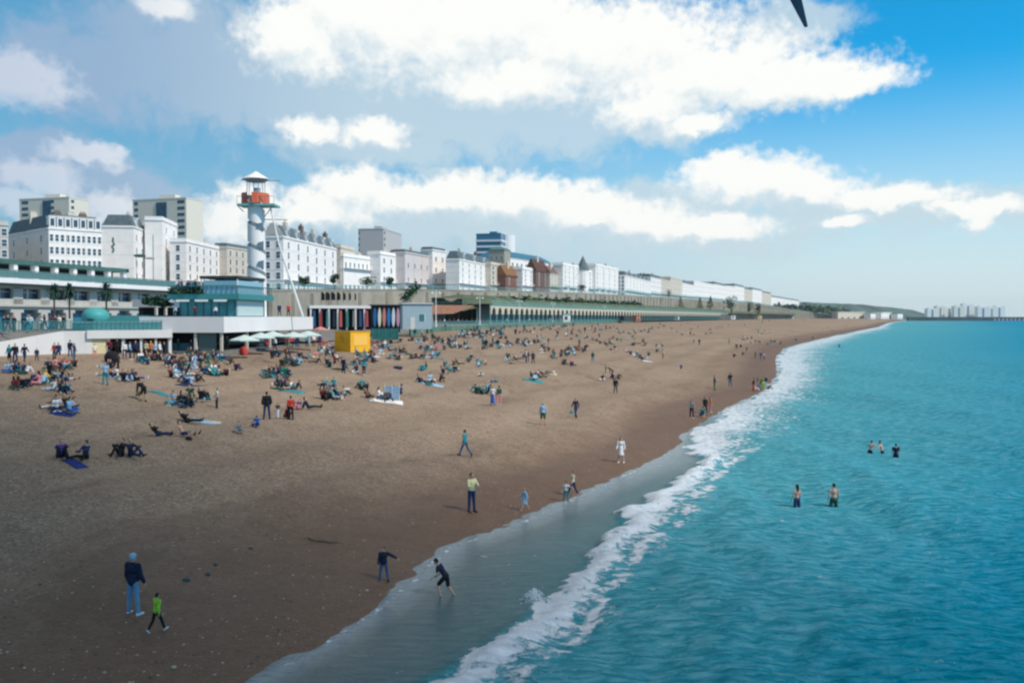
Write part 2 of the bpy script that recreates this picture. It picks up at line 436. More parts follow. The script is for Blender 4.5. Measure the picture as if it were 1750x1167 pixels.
# lacy run-up edge and a milky zone further out, its sun sheen painted in
edge = np.exp(-((O-0.12)/0.16)**2)*0.45*np.clip((70-Y)/20, 0, 1)
foam = np.maximum(foam, edge*(O > -0.3))
milk_sheen = np.clip(1-np.clip((X-fo), 0, None)/(np.interp(Y, [20, 45, 70, 110, 200, 500, 1500], [7, 19, 34, 42, 58, 90, 180])), 0, 1)
milk_sheen = milk_sheen*sw
shallow = np.clip(1-(X-fi+0.4)/0.8, 0, 1)*np.clip(1-(O-1)/14, 0.35, 1)
deep = np.clip((O-6)/np.interp(Y, [20, 80, 200, 1000], [24, 50, 95, 260]), 0, 1)
def m_sea():
    m = bpy.data.materials.new('sea_water'); m.use_nodes = True; T = NT(m.node_tree); b = T.n['Principled BSDF']
    g = T.new('ShaderNodeNewGeometry'); P = g.outputs['Position']
    A = lambda n: T.new('ShaderNodeAttribute', attribute_name=n).outputs['Fac']
    foam, milk_sheen, shal, deep = A('foam'), A('milk_sheen'), A('shallow'), A('deep')
    mp = T.new('ShaderNodeMapping'); T.l.new(P, mp.inputs[0]); mp.inputs['Rotation'].default_value = (0, 0, R(-8)); mp.inputs['Scale'].default_value = (0.5, 1.15, 1)
    Q = mp.outputs[0]
    n1 = T.noise(Q, 2.7, 6, 0.70, 0.5); n2 = T.noise(Q, 0.14, 4, 0.6, 0.3); n3 = T.noise(Q, 4.5, 4, 0.65, 0.3)
    c = T.mix(deep, (0.006, 0.27, 0.33), (0.0, 0.225, 0.50))
    c = T.mix(T.smooth(n2, 0.35, 0.7, 0.0, 0.35), c, (0.0, 0.19, 0.26))
    c = T.mix(T.smooth(n1, 0.52, 0.34, 0.0, 0.65), c, (0.0, 0.12, 0.18))
    c = T.mix(T.math('MULTIPLY', T.smooth(n1, 0.42, 0.66), T.math('ADD', T.math('MULTIPLY', milk_sheen, 0.62), T.smooth(deep, 0.3, 1.0, 0.20, 0.05))), c, (0.21, 0.46, 0.56))  # pale ripples: glints on the water painted into the base colour
    c = T.mix(T.math('MULTIPLY', milk_sheen, 0.38), c, (0.11, 0.37, 0.47))
    c = T.mix(shal, c, T.mix(T.smooth(n2, .3, .7), (0.038, 0.080, 0.090), (0.080, 0.115, 0.125)))
    sw_ = A('swash'); c = T.mix(T.math('MULTIPLY', sw_, T.smooth(n3, .25, .7, .35, 1.0)), c, (0.26, 0.33, 0.38))
    lace = T.noise(P, 2.3, 6, 0.68, 0.6)
    fm = T.smooth(T.math('ADD', foam, T.math('MULTIPLY', T.math('SUBTRACT', lace, 0.5), 2.6)), 0.34, 0.74)
    c = T.mix(T.math('MULTIPLY', fm, 0.95), c, T.mix(lace, (0.52, 0.62, 0.73), (0.84, 0.88, 0.94)))
    T.l.new(c, b.inputs['Base Color'])
    T.l.new(T.smooth(fm, 0, 1, 0.22, 0.8), b.inputs['Roughness'])
    b.inputs['IOR'].default_value = 1.33; T.l.new(T.math('MULTIPLY', shal, 0.22), b.inputs['Specular IOR Level'])
    h = T.math('ADD', T.math('MULTIPLY', n1, 0.42), T.math('MULTIPLY', n3, 0.12))
    h = T.math('MULTIPLY', h, T.math('SUBTRACT', 1.0, T.math('MULTIPLY', shal, 0.9)))
    h = T.math('ADD', h, T.math('MULTIPLY', T.math('MULTIPLY', fm, lace), 0.12))
    bp = T.new('ShaderNodeBump'); bp.inputs['Strength'].default_value = 0.9; bp.inputs['Distance'].default_value = 0.6
    T.l.new(h, bp.inputs['Height']); T.l.new(bp.outputs[0], b.inputs['Normal'])
    return m
sea = bpy.data.objects.new('sea', grid_mesh('sea', X, Y, Z, {'swash': np.clip(1-np.abs(O-.15)/np.interp(Y, [20, 40, 60], [.8, 1.6, 3.0]), 0, 1)*.8, 'foam': foam, 'milk_sheen': milk_sheen, 'shallow': shallow, 'deep': deep})); COL.objects.link(sea)
sea.data.materials.append(m_sea()); tag(sea, kind='structure')
# ------------------------------------------------------------------ palette
white = mat('white_render', (0.82, 0.81, 0.80), 0.85, 0.06, 0.4)
cream = mat('cream_render', (0.60, 0.56, 0.49), 0.85, 0.08, 0.4)
greyr = mat('grey_render', (0.48, 0.48, 0.47), 0.85, 0.08, 0.4)
slate = mat('slate', (0.10, 0.14, 0.165), 0.7, 0.3, 1.5)
glass = mat('window_glass', (0.03, 0.075, 0.12), 0.15, spec=0.5)
brick = mat('red_brick', (0.20, 0.105, 0.085), 0.85, 0.2, 1.0)
brown = mat('brown_brick', (0.16, 0.105, 0.09), 0.85, 0.2, 1.0)
beige = mat('weathered_concrete', (0.33, 0.31, 0.265), 0.9, 0.22, 0.12, 0.2, 3.0)
teal = mat('teal_paint', (0.04, 0.19, 0.21), 0.5, 0.1, 2.0)
palet = mat('pale_teal_paint', (0.16, 0.42, 0.44), 0.5, 0.08, 2.0)
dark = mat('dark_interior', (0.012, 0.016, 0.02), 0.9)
metal = mat('galvanised_metal', (0.33, 0.38, 0.42), 0.45, 0.1, 3.0, metal=0.3)
wht = mat('white_paint', (0.78, 0.79, 0.80), 0.6, 0.04, 1.0)
offw = mat('off_white_panel', (0.62, 0.62, 0.62), 0.7, 0.05, 0.5)
asph = mat('tarmac', (0.17, 0.17, 0.165), 0.9, 0.15, 0.5)
green = mat('foliage', (0.045, 0.12, 0.05), 0.9, 0.45, 1.2)
dgreen = mat('dark_foliage', (0.02, 0.06, 0.045), 0.9, 0.45, 1.2)
bark = mat('bark', (0.08, 0.06, 0.045), 0.9)
grassm = mat('grass', (0.085, 0.12, 0.075), 0.95, 0.5, 0.3)
blueg = mat('blue_glazing', (0.03, 0.16, 0.27), 0.2, 0.2, 1.0, spec=0.5)
yell = mat('yellow_paint', (0.80, 0.42, 0.02), 0.6, 0.08, 1.0)

# ------------------------------------------------------------------ land behind the beach
WT = [(-260, 463, 150), (460, 489, 190), (560, 490, 235), (700, 490, 290), (850, 493, 350), (950, 496, 410), (1000, 498, 450), (1100, 504, 600), (1200, 511, 850), (1300, 519, 1200), (1350, 528, 1500), (1400, 535, 1900), (1480, 539.5, 2500)]
wtp = [at(*w) for w in WT]
wtp = [Vector((-150, 60, 17.0)), Vector((-112, 120, 17.0))] + [p for p in wtp[1:]]
WY = np.array([p.y for p in wtp]); WX = np.array([p.x for p in wtp]); WZ = np.array([p.z for p in wtp])
EDP = [(-62, 60), (-54, 84), (-45.5, 94), (-37.2, 98.6), (-33, 102), (-29, 128), (-22.6, 150), (-17, 205), (-5.7, 255), (16.6, 345), (81, 560), (228, 1000), (527, 1800), (1200, 3300)]
EX = np.array([e[0] for e in EDP]); EY = np.array([e[1] for e in EDP])
def prom_z(Y): return np.interp(Y, [60, 100, 150, 300, 3300], [7.5, 7.5, 6.95, 6.95, 7.2])
# promenade and road sheet
ys_ = ygrid(60, 3300, 4, 0.0006)
f = np.linspace(0, 1, 12)[None, :]
ex = np.interp(ys_, EY, EX)[:, None]; wx_ = np.minimum(np.interp(ys_, WY, WX), ex[:, 0]-12)[:, None]
X = ex*(1-f)+(wx_-3)*f; Y = np.repeat(ys_[:, None], 12, 1); Z = prom_z(Y)
Z[:, 0] -= 1.6; X[:, 0] += 0.05
promenade = bpy.data.objects.new('promenade', grid_mesh('promenade', X, Y, Z, smooth=False)); COL.objects.link(promenade)
promenade.data.materials.append(asph); tag(promenade, kind='structure')
# town ground above the wall
ys_ = np.concatenate([np.linspace(-50, 140, 8), ygrid(150, 3600, 6, 0.001)])
wx_ = np.interp(ys_, WY, WX)[:, None]; wz_ = np.interp(ys_, WY, WZ)[:, None]
io = np.array([1.0, 12, 40, 120, 400, 1200, 3000])[None, :]; iz = np.array([-0.6, -0.6, 0, 3, 9, 14, 14])[None, :]
X = wx_-io; Y = ys_[:, None]+io*0.25; Z = wz_+iz
town = bpy.data.objects.new('town_ground', grid_mesh('town_ground', X, Y, Z)); COL.objects.link(town); town.data.materials.append(asph); tag(town, kind='structure')

# retaining wall along the upper road, with a parapet rail
mb = MB(); th = 1.0
def strip_wall(mb, pts, zb, zt, thick):
    for i in range(len(pts)-1):
        a, b = pts[i], pts[i+1]; d = Vector((b[0]-a[0], b[1]-a[1], 0)).normalized(); n = Vector((-d.y, d.x, 0))*thick
        za, zc = (zt(a), zt(b)); z0a, z0b = zb(a), zb(b)
        A = [Vector((a[0], a[1], z0a)), Vector((b[0], b[1], z0b)), Vector((b[0], b[1], zc)), Vector((a[0], a[1], za))]
        B = [p+n for p in A]
        mb.quad(A[0], A[1], A[2], A[3]); mb.quad(B[1], B[0], B[3], B[2]); mb.quad(A[3], A[2], B[2], B[3])
        if i == 0: mb.quad(B[0], A[0], A[3], B[3])
        if i == len(pts)-2: mb.quad(A[1], B[1], B[2], A[2])
wall_pts = [p for p in wtp if p.y > 185]
fine_pts = []
for a, b in zip(wall_pts[:-1], wall_pts[1:]):
    k = max(1, int((b-a).length/30))
    for i in range(k): fine_pts.append(a.lerp(b, i/k))
fine_pts.append(wall_pts[-1])
root = empty('retaining_wall', wall_pts[0]); tag(root, 'long weathered beige sea wall holding up the road of white houses', 'wall')
def rel(o, root):
    o.parent = root; o.matrix_parent_inverse = Matrix.Translation(-root.location); return o
mb = MB(); strip_wall(mb, fine_pts, lambda p: 6.0, lambda p: p[2]-1.0, 1.0)
for i, p in enumerate(fine_pts[:-1]):      # buttresses and a string course
    q = fine_pts[i+1]; d = (q-p); L = d.length; d.normalize(); n = Vector((d.y, -d.x, 0)).normalized()
    for k in range(3):
        c = p+d*(L*k/3); mb.box(c.x-0.5+n.x*.35, c.y-0.5+n.y*.35, 6, c.x+0.5+n.x*.35, c.y+0.5+n.y*.35, c.z-1.6, 0.1)
rel(mb.build('wall_face', beige), root)
mb = MB(); cop = [Vector((p.x+.15, p.y-.15, p.z)) for p in fine_pts]; strip_wall(mb, cop, lambda p: p[2]-1.0, lambda p: p[2]-0.75, 1.3)
rel(mb.build('coping', mat('coping', (.42, .40, .35), .9)), root)
mb = MB()
for i, (p, q) in enumerate(zip(fine_pts[:-1], fine_pts[1:])):
    for h in (-0.1, 0.2, 0.45): mb.tube(p+Vector((0, 0, h)), q+Vector((0, 0, h)), .05, n=4, caps=False)
    L = (q-p).length; k = int(L/2.5)
    for j in range(k):
        c = p.lerp(q, j/k); mb.box(c.x-.06, c.y-.06, c.z-.8, c.x+.06, c.y+.06, c.z+.5)
rel(mb.build('railing', palet), root)
# little arched windows in the wall
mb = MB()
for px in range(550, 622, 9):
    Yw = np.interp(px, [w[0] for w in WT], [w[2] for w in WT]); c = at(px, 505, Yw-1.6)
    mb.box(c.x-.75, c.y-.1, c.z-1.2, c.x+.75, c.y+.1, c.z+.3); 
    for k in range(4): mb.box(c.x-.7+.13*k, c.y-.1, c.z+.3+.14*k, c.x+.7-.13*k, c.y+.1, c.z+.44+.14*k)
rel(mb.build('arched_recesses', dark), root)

# ------------------------------------------------------------------ windows
def window_proto(w, h, near=True):
    mb = MB(); t = 0.12
    mb.box(-w/2-t, -0.10, -t, w/2+t, 0.0, 0.0); mb.box(-w/2-t, -0.06, h, w/2+t, 0, h+t); mb.box(-w/2-t, -0.06, 0, -w/2, 0, h); mb.box(w/2, -0.06, 0, w/2+t, 0, h)
    if near: mb.box(-w/2, -0.05, h*.48, w/2, 0, h*.53)
    frame = mb.mesh('window', wht)
    pn = MB(); pn.box(-w/2, -0.03, 0, w/2, 0.0, h); return frame, pn.mesh('pane', glass)
_wp = {}
def add_window(root, x, y, z, rz, w, h, pane=True, gl=None):
    k = (round(w, 1), round(h, 1)); 
    if k not in _wp: _wp[k] = window_proto(*k)
    f = bpy.data.objects.new('window', _wp[k][0]); COL.objects.link(f); f.parent = root; f.location = (x, y, z); f.rotation_euler = (0, 0, rz)
    p = bpy.data.objects.new('pane', _wp[k][1]); COL.objects.link(p); p.parent = f
DP = [(-200, 215), (20, 232), (300, 262), (480, 268), (600, 300), (700, 335), (850, 395), (950, 460), (1050, 550), (1100, 650), (1200, 900), (1300, 1250), (1400, 1900), (1500, 2700)]
def Dp(px): return float(np.interp(px, [d[0] for d in DP], [d[1] for d in DP]))
rb = random.Random(5)
def block(label, l, c, r, ytop, wallm=white, D=None, Dr=None, z0=None, st=5, nb=6, ne=0, roof='flat', rh=2.6, roofm=slate, chim=2, dorm=0, W=None, name='terraced_house', cat='building', group=None, ww=1.1, wh=1.7, endm=None, skip=0.0, base_h=3.2, balcony=True, bow=0):
    D = D or Dp(c); Dr = Dr or (D + max(4, Dp(r)-Dp(c)))
    P = at(c, ytop, D); Q = at(r, ytop, Dr); zt = P.z
    if z0 is None: z0 = float(np.interp(D, WY, WZ))-1.5
    u = Vector((Q.x-P.x, Q.y-P.y, 0)); L = u.length; u.normalize(); n = Vector((-u.y, u.x, 0)); a = math.atan2(u.y, u.x)
    if W is None:
        k = kx(l); den = n.x-k*n.y
        W = (k*P.y-P.x)/den if c > l else 12
        W = min(max(W, 5), 60)
    H = zt-z0
    root = empty(name, (P.x, P.y, z0), a); tag(root, label, cat, group)
    mb = MB(); mb.box(0, 0, 0, L, W, H); 
    mb.box(-.25, -.25, H-.5, L+.25, W, H-.2); mb.box(-.12, -.12, base_h, L+.12, W, base_h+.25)
    for s in range(1, st-1): zz = base_h+.35+s*(H-base_h-.8)/max(1, st-1)-.35; mb.box(-.05, -.05, zz, L+.05, W, zz+.14)
    for s in range(1, 3): mb.box(L*s/3-.05, -.10, 0, L*s/3+.05, 0.0, H-.6)
    if bow:
        for i in range(bow):
            cx = (i+.5)*L/bow; rr = min(1.6, L/bow*.36)
            mb.prism([(cx+rr*math.cos(t), -rr*.55*math.sin(t)) for t in [math.pi*k/6 for k in range(6, -1, -1)]], 0, H-1.2)
    mb.build('wall', wallm, root)
    if roof == 'mansard':
        mb = MB(); i = len(mb.v); t = rh*.45
        mb.v += [(0, .1, H), (L, .1, H), (L, W, H), (0, W, H), (t*.6, t, H+rh), (L-t*.6, t, H+rh), (L-t*.6, W-t, H+rh), (t*.6, W-t, H+rh)]
        for q in ((4, 5, 6, 7), (0, 1, 5, 4), (1, 2, 6, 5), (2, 3, 7, 6), (3, 0, 4, 7), (0, 3, 2, 1)): mb.f.append(tuple(i+k for k in q)); mb.m.append(0)
        mb.build('roof', roofm, root)
        for i in range(dorm):
            x = (i+.5)*L/dorm; m2 = MB(); m2.box(-.8, -.2, 0, .8, rh*.5, rh*.72); m2.box(-.95, -.3, rh*.72, .95, rh*.5, rh*.8)
            d = m2.build('dormer', wht, root, loc=(x, .25, H+.1)); m3 = MB(); m3.box(-.5, -.24, .3, .5, -.19, rh*.62); m3.build('pane', glass, d)
    elif roof == 'gable':
        mb = MB(); z = H; i = 0
        mb.v += [(-.2, -.3, z), (L+.2, -.3, z), (L+.2, W+.3, z), (-.2, W+.3, z), (-.2, W/2, z+rh), (L+.2, W/2, z+rh)]
        for q in ((0, 1, 5, 4), (2, 3, 4, 5), (0, 4, 3), (1, 2, 5), (0, 3, 2, 1)): mb.f.append(q); mb.m.append(0)
        mb.build('roof', roofm, root)
    elif roof == 'hip':
        mb = MB(); mb.box(-.4, -.4, H, L+.4, W+.4, H+rh, min(W, L)*.3); mb.build('roof', roofm, root)
    else:
        mb = MB(); mb.box(0, 0, H, L, .3, H+.7); mb.box(0, .3, H, .3, W, H+.7); mb.box(L-.3, .3, H, L, W, H+.7); mb.build('parapet', wallm, root)
    for i in range(chim):
        x = (i+.5+rb.uniform(-.2, .2))*L/max(chim, 1); m2 = MB(); hh = (rh if roof != 'flat' else 0)+1.5
        m2.box(-.9, -.5, 0, .9, .5, hh); 
        for k in range(4): m2.tube((-.6+.4*k, 0, hh), (-.6+.4*k, 0, hh+.6), .13, .1, 6)
        m2.build('chimney', brown if i % 2 else cream, root, loc=(x, W*rb.uniform(.25, .5), H-.05))
    if nb and st:
        sh = (H-base_h-.8)/max(1, st-1)
        for s in range(st):
            z = .7 if s == 0 else base_h+.5+(s-1)*sh
            for i in range(nb):
                if rb.random() < skip: continue
                add_window(root, (i+.5)*L/nb, -(1.6*.55 if bow and False else 0.0)-.002-(min(1.6, L/bow*.36)*.55 if bow and nb == bow else 0), z, 0, min(ww, L/nb*.6), min(wh, sh*.62), D < 330)
            for i in range(ne):
                add_window(root, -.002, W-(i+.5)*W/ne, z, -math.pi/2, min(ww, W/ne*.6), min(wh, sh*.62), D < 330)
        if balcony and base_h < H:
            m2 = MB(); z = base_h+.3; m2.box(.1, -1.1, z-.12, L-.1, -.13, z)
            for k in range(int(L/.9)): m2.box(.15+k*.9, -1.08, z, .2+k*.9, -1.03, z+.9)
            m2.box(.1, -1.1, z+.9, L-.1, -1.02, z+.96); m2.build('balcony', wht if D < 400 else palet, root)
    return root, L, W, H

# left group
block('bluish seafront hotel with curved balconies cut by the left edge of the photo', -80, -30, 14, 380, greyr, st=6, nb=3, ne=0, ww=2.4, wh=1.9, chim=0)
block('long white hotel with dark dormered roof at the left of the seafront', 15, 83, 174, 388, white, st=5, nb=10, ne=3, roof='mansard', rh=3.6, chim=4, dorm=7, endm=greyr)
block('white corner house with blank grey side wall and dark rounded roof', 176, 228, 256, 386, white, D=262, Dr=280, st=5, nb=3, ne=0, roof='mansard', rh=3.2, chim=1, dorm=2)
block('tall plain white flat block beside the dark roofed corner house', 254, 277, 303, 374, white, D=272, Dr=292, st=6, nb=2, ne=0, chim=0, balcony=False)
block('low white terrace in front of the second tower block', 303, 318, 385, 411, white, D=275, Dr=312, st=5, nb=6, ne=1, chim=1)
block('cream house with dark flat roof just left of the spiral tower', 384, 388, 430, 421, cream, D=305, Dr=322, st=5, nb=4, ne=0, roof='mansard', rh=1.2, chim=0)
gr, gL, gW, gH = block('white terrace with steep dark chimney roof right of the spiral tower', 450, 484, 575, 403, white, D=250, Dr=296, st=5, nb=6, ne=2, roof='mansard', rh=3.0, chim=4, dorm=6)
m2 = MB(); m2.v += [(-.05, 0, gH), (-.05, gW, gH), (-.05, gW*.62, gH+3.6), (-.05, gW*.40, gH+3.6), (.5, 0, gH), (.5, gW, gH), (.5, gW*.62, gH+3.6), (.5, gW*.40, gH+3.6)]
for q in ((0, 3, 2, 1), (4, 5, 6, 7), (1, 2, 6, 5), (2, 3, 7, 6), (3, 0, 4, 7)): m2.f.append(q); m2.m.append(0)
m2.build('gable_chimney', greyr, gr)
block('cream block with few windows behind the end of the chimney terrace', 566, 582, 606, 421, cream, D=300, Dr=315, st=4, nb=1, ne=0, chim=0, balcony=False)
block('low white building with a row of small dark attic windows', 582, 587, 644, 436, white, D=300, Dr=322, st=2, nb=8, ne=0, base_h=7.6, chim=1, ww=.9, wh=1.6)
block('white house between the attic window building and the square tower', 643, 650, 686, 432, white, D=316, Dr=334, st=4, nb=3, ne=0, chim=2)
block('pale pink fronted house with long first floor balcony', 684, 692, 735, 430, mat('pink_render', (.60, .56, .56), .85, .05), D=328, Dr=352, st=3, nb=4, ne=0, chim=1, roof='mansard', rh=.9)
block('white house with dark attic roof right of the pale pink house', 733, 739, 762, 426, white, D=350, Dr=362, st=4, nb=2, ne=0, chim=0, roof='mansard', rh=1.0)
block('white house with grey side wall and wide dark hipped roof', 762, 785, 836, 442, white, D=344, Dr=385, st=5, nb=5, ne=0, roof='mansard', rh=3.0, chim=2, dorm=3)
block('narrow beige house with tall rows of green balconies', 834, 839, 861, 450, cream, D=378, Dr=396, st=5, nb=3, ne=0, chim=0, ww=2.0, wh=2.0)
block('brick red house with an orange gable and dark doorway', 861, 864, 889, 470, brick, D=385, Dr=402, st=3, nb=2, ne=0, roof='gable', rh=4.5, roofm=mat('clay_tiles', (.22, .115, .06), .9, .2, .8), chim=1, balcony=False)
block('slim white house between two brick houses', 889, 893, 912, 458, white, D=398, Dr=414, st=5, nb=2, ne=0, chim=0)
block('tall dark brown brick house with steep roof', 912, 916, 937, 462, brown, D=412, Dr=430, st=5, nb=2, ne=0, roof='gable', rh=5.5, roofm=mat('brown_tiles', (.10, .055, .045), .9, .2, .8), chim=1, balcony=False)
block('cream house with brown gabled roof and many windows', 935, 940, 958, 466, cream, D=428, Dr=446, st=4, nb=3, ne=0, roof='gable', rh=3.5, roofm=brown, chim=1)
block('tall white house left of the dark cone turret', 956, 962, 990, 451, white, D=440, Dr=470, st=6, nb=4, ne=0, chim=2, bow=2)
rt, tL, tW, tH = block('white house with a dark cone shaped turret roof', 988, 992, 1014, 461, white, D=468, Dr=495, st=5, nb=2, ne=0, chim=0)
m2 = MB(); m2.tube((3, -.5, 0), (3, -.5, tH), 3.0, n=10); m2.build('turret', white, rt); m2 = MB(); m2.cone((3, -.5, tH), 3.5, 7.5, 10); m2.build('turret_roof', slate, rt)
block('grand white terrace with balconies right of the cone turret', 1012, 1018, 1057, 452, white, D=492, Dr=545, st=6, nb=8, ne=0, chim=3, bow=4)
block('detached white block with a line of dark dormers on its roof', 1057, 1068, 1112, 470, white, D=545, Dr=640, st=5, nb=8, ne=2, roof='mansard', rh=2.4, chim=2, dorm=6)
far = [(1112, 1130, 473, 650, 690), (1129, 1146, 478, 690, 735), (1146, 1166, 474, 735, 790), (1166, 1186, 483, 790, 850), (1186, 1204, 481, 850, 900), (1204, 1222, 484, 900, 960),
       (1222, 1240, 485, 960, 1030), (1240, 1256, 489, 1030, 1090), (1256, 1272, 488, 1090, 1160), (1272, 1286, 493, 1160, 1230), (1286, 1302, 494, 1230, 1320), (1302, 1318, 499, 1320, 1430), (1318, 1342, 507, 1430, 1600), (1342, 1366, 511, 1600, 1800)]
fl = ['first of the far white terrace houses beyond the dormered block', 'low white far terrace house with a dip in its roofline', 'tall far white terrace house above the first round green tree', 'far white terrace house behind the round green tree',
      'far white terrace house with flat teal roof edge', 'far white terrace house above a pair of green trees', 'far cream terrace house right of the pair of trees', 'far white house stepping down towards the headland', 'far pale house with dark roof line stepping down',
      'far pale house above the bushy mixed trees', 'small far white house with dark chimneys near the slope end', 'tiny far pale house fading into the haze', 'low row of hazy pale houses at the end of the terrace', 'faintest hazy pale row before the green headland']
for (l, r, yt, D, Dr), lb in zip(far, fl):
    block(lb, l-2, l, r, yt, white if rb.random() < .7 else cream, D=D, Dr=Dr, st=4, nb=5, ne=0, chim=2, roof=rb.choice(['flat', 'mansard']), rh=2.2, group='far white seafront terrace houses', ww=1.6, wh=2.0, W=18)

# tower blocks behind
def tower(label, l, c, r, ytop, D, wallm, nfl, stripes, name='tower_block', z0=14, endw=0, Dr=None, group=None):
    P = at(c, ytop, D); Q = at(r, ytop, Dr or D+12); u = Vector((Q.x-P.x, Q.y-P.y, 0)); L = u.length; u.normalize(); n = Vector((-u.y, u.x, 0))
    k = kx(l); W = min(max((k*P.y-P.x)/(n.x-k*n.y), 4), 60); H = P.z-z0
    root = empty(name, (P.x, P.y, z0), math.atan2(u.y, u.x)); tag(root, label, 'tower block', group)
    mb = MB(); mb.box(0, 0, 0, L, W, H); mb.box(-.15, -.15, H, L+.15, W+.15, H+.5); mb.box(L*.3, W*.3, H+.5, L*.6, W*.6, H+2.5); mb.build('wall', wallm, root)
    fh = 2.9; k0 = max(0, nfl)
    for s in range(k0):
        z = H-2.2-s*fh
        if z < 1: break
        for (face, f0, f1) in stripes:
            m2 = MB()
            if face == 'end': m2.box(-.08, W*(1-f1), z, 0.0, W*(1-f0), z+1.4)
            else: m2.box(L*f0, -.08, z, L*f1, 0.0, z+1.4)
            m2.build('window', glass, root)
    return root, L, W, H
cr2 = mat('tower_cream', (.66, .65, .58), .85, .06); gr2 = mat('tower_grey', (.40, .44, .42), .85, .06)
r1, L1, W1, H1 = tower('pale tower block with dark recess behind the dormered hotel', 36, 118, 151, 338, 430, cr2, 12, [('end', .05, .18), ('end', .58, .70), ('side', .1, .25)])
m2 = MB(); m2.box(-.4, W1*.36, H1-30, .1, W1*.52, H1-1.0); m2.build('recess', mat('recess_blue', (.03, .09, .14), .4, .4, .6), r1)
r2, L2, W2, H2 = tower('second pale tower block with a ladder of balconies and dark recess', 229, 318, 347, 339, 420, cr2, 16, [('end', .84, .97), ('end', .03, .10)])
m2 = MB(); m2.box(-.4, W2*.36, H2-13, .1, W2*.55, H2-1.4); m2.build('recess', mat('recess_blue', (.03, .09, .14), .4, .4, .6), r2)
tower('plain square pinkish grey tower rising behind the white houses', 613, 655, 686, 392, 440, mat('tower_pink', (.47, .47, .49), .85, .05), 14, [('side', .04, .10), ('end', .02, .06)], Dr=470)
ro, Lo, Wo, Ho = tower('blue and white modern building with a white drum corner', 814, 856, 874, 400, 560, blueg, 0, [], Dr=590)
m2 = MB(); 
for k in range(7): m2.box(-.5, -.5, Ho-4.5-k*3.6, Lo+.5, Wo+.3, Ho-3.4-k*3.6)
m2.build('floor_bands', wht, ro)
m2 = MB(); m2.tube((Lo*.55, 0, Ho-12), (Lo*.55, 0, Ho+.6), 5.2, n=18); m2.build('drum', wht, ro)
rq, Lq, Wq, Hq = block('long white building with a bright blue curved roof on the hill', 862, 872, 944, 440, white, D=500, Dr=560, st=5, nb=10, ne=1, roof='hip', rh=4.2, roofm=mat('blue_roof', (.02, .14, .24), .4), chim=0, ww=2.2, wh=1.8, W=22, name='seafront_building')
block('beige block with green roof between blue tower and blue roof', 836, 862, 872, 426, mat('olive_render', (.36, .35, .29), .85, .08), D=470, Dr=480, st=5, nb=1, ne=3, roof='hip', rh=1.5, roofm=mat('copper_green', (.06, .20, .20), .6), chim=0, balcony=False)

# ------------------------------------------------------------------ headland and marina
ys_ = np.linspace(0, 1, 40)
hx = [at(px, yy, dd) for px, yy, dd in [(1270, 513, 2200), (1320, 514.5, 2400), (1370, 516.5, 2600), (1440, 519, 2900), (1480, 521.5, 3100), (1520, 525, 3300), (1552, 530, 3500), (1575, 539, 3600)]]
N = 60; t_ = np.linspace(0, len(hx)-1, N); hxx = np.interp(t_, range(len(hx)), [p.x for p in hx]); hyy = np.interp(t_, range(len(hx)), [p.y for p in hx]); hzz = np.interp(t_, range(len(hx)), [p.z for p in hx]) + 2.0*fbm(t_*2.7, t_*0+1, 3)
cross = np.array([-170, -110, -60, -20, 0, 60, 400, 1500]); cz = np.array([-.02, .25, .6, .95, 1.0, 1.0, .9, .5])
X = hxx[:, None]-cross[None, :]*0.92; Y = hyy[:, None]+cross[None, :]*0.3; Z = np.maximum(hzz, 3)[:, None]*cz[None, :]
Z[:, 1:7] += 3*fbm(X[:, 1:7]/30, Y[:, 1:7]/30, 3)
head = bpy.data.objects.new('headland', grid_mesh('headland', X, Y, Z)); COL.objects.link(head); head.data.materials.append(mat('headland_scrub', (.06, .11, .10), .95, .5, .01)); tag(head, kind='structure')
mb = MB(); a = at_z(1556, 545, 0); 
a = at(1553, 541, 2250); b = at(1760, 541, 2250); e = at(2300, 541, 2100)
root = empty('breakwater', (a.x, a.y, 0)); tag(root, 'long low dark harbour breakwater along the horizon at the right', 'breakwater')
strip_wall(mb, [(a.x, a.y, 9.0), (b.x, b.y, 9.0), (e.x, e.y, 9.0)], lambda p: -3, lambda p: 9.5, 14)
rel(mb.build('breakwater_wall', mat('dark_concrete', (.04, .075, .085), .9, .4, .02)), root)
for k in range(16):
    px = 1700+k*7; c = at(px, 541, 2238); m2 = MB(); m2.tube((0, 0, -3), (0, 0, 6), 2.2, n=8); rel(m2.build('pier_column', mat('pale_concrete', (.45, .43, .4), .9), loc=(c.x, c.y, 0)), root)
mar = [(1588, 1600, 524, 'leftmost short white block of the far marina flats'), (1603, 1612, 520, 'white marina block with one dark tall window'), (1616, 1630, 522, 'cream marina block third along the breakwater'), (1634, 1645, 520, 'narrow cream marina block beside the tallest one'),
       (1648, 1662, 516, 'tallest white marina block in the middle of the row'), (1664, 1672, 519, 'pale marina block just right of the tallest'), (1674, 1688, 521, 'bright white marina block with dark slot windows'), (1691, 1700, 522, 'cream marina block second from the right end'), (1702, 1715, 520, 'cream marina block at the right end of the row')]
for i, (l, r, yt, lb) in enumerate(mar):
    D = 2330+(i % 3)*25; P = at(l-3, yt+3.2, D); Q = at(r+3, yt+3.2, D); root = empty('apartment_block', (P.x, P.y, 3)); tag(root, lb, 'building', 'far marina apartment blocks')
    w = Q.x-P.x; h = P.z-3; mb = MB(); mb.box(0, 0, 0, w, 16, h); mb.box(w*.2, 3, h, w*.7, 12, h+2.2); mb.build('wall', mat('marina_cream', (.80, .77, .70), .8) if i % 2 else white, root)
    for fx in (.40,):
        for s in range(6):
            m2 = MB(); m2.box(w*fx, -.3, 4+s*h*.13, w*fx+w*.16, 0, 4+s*h*.13+h*.09); m2.build('window', glass, root)
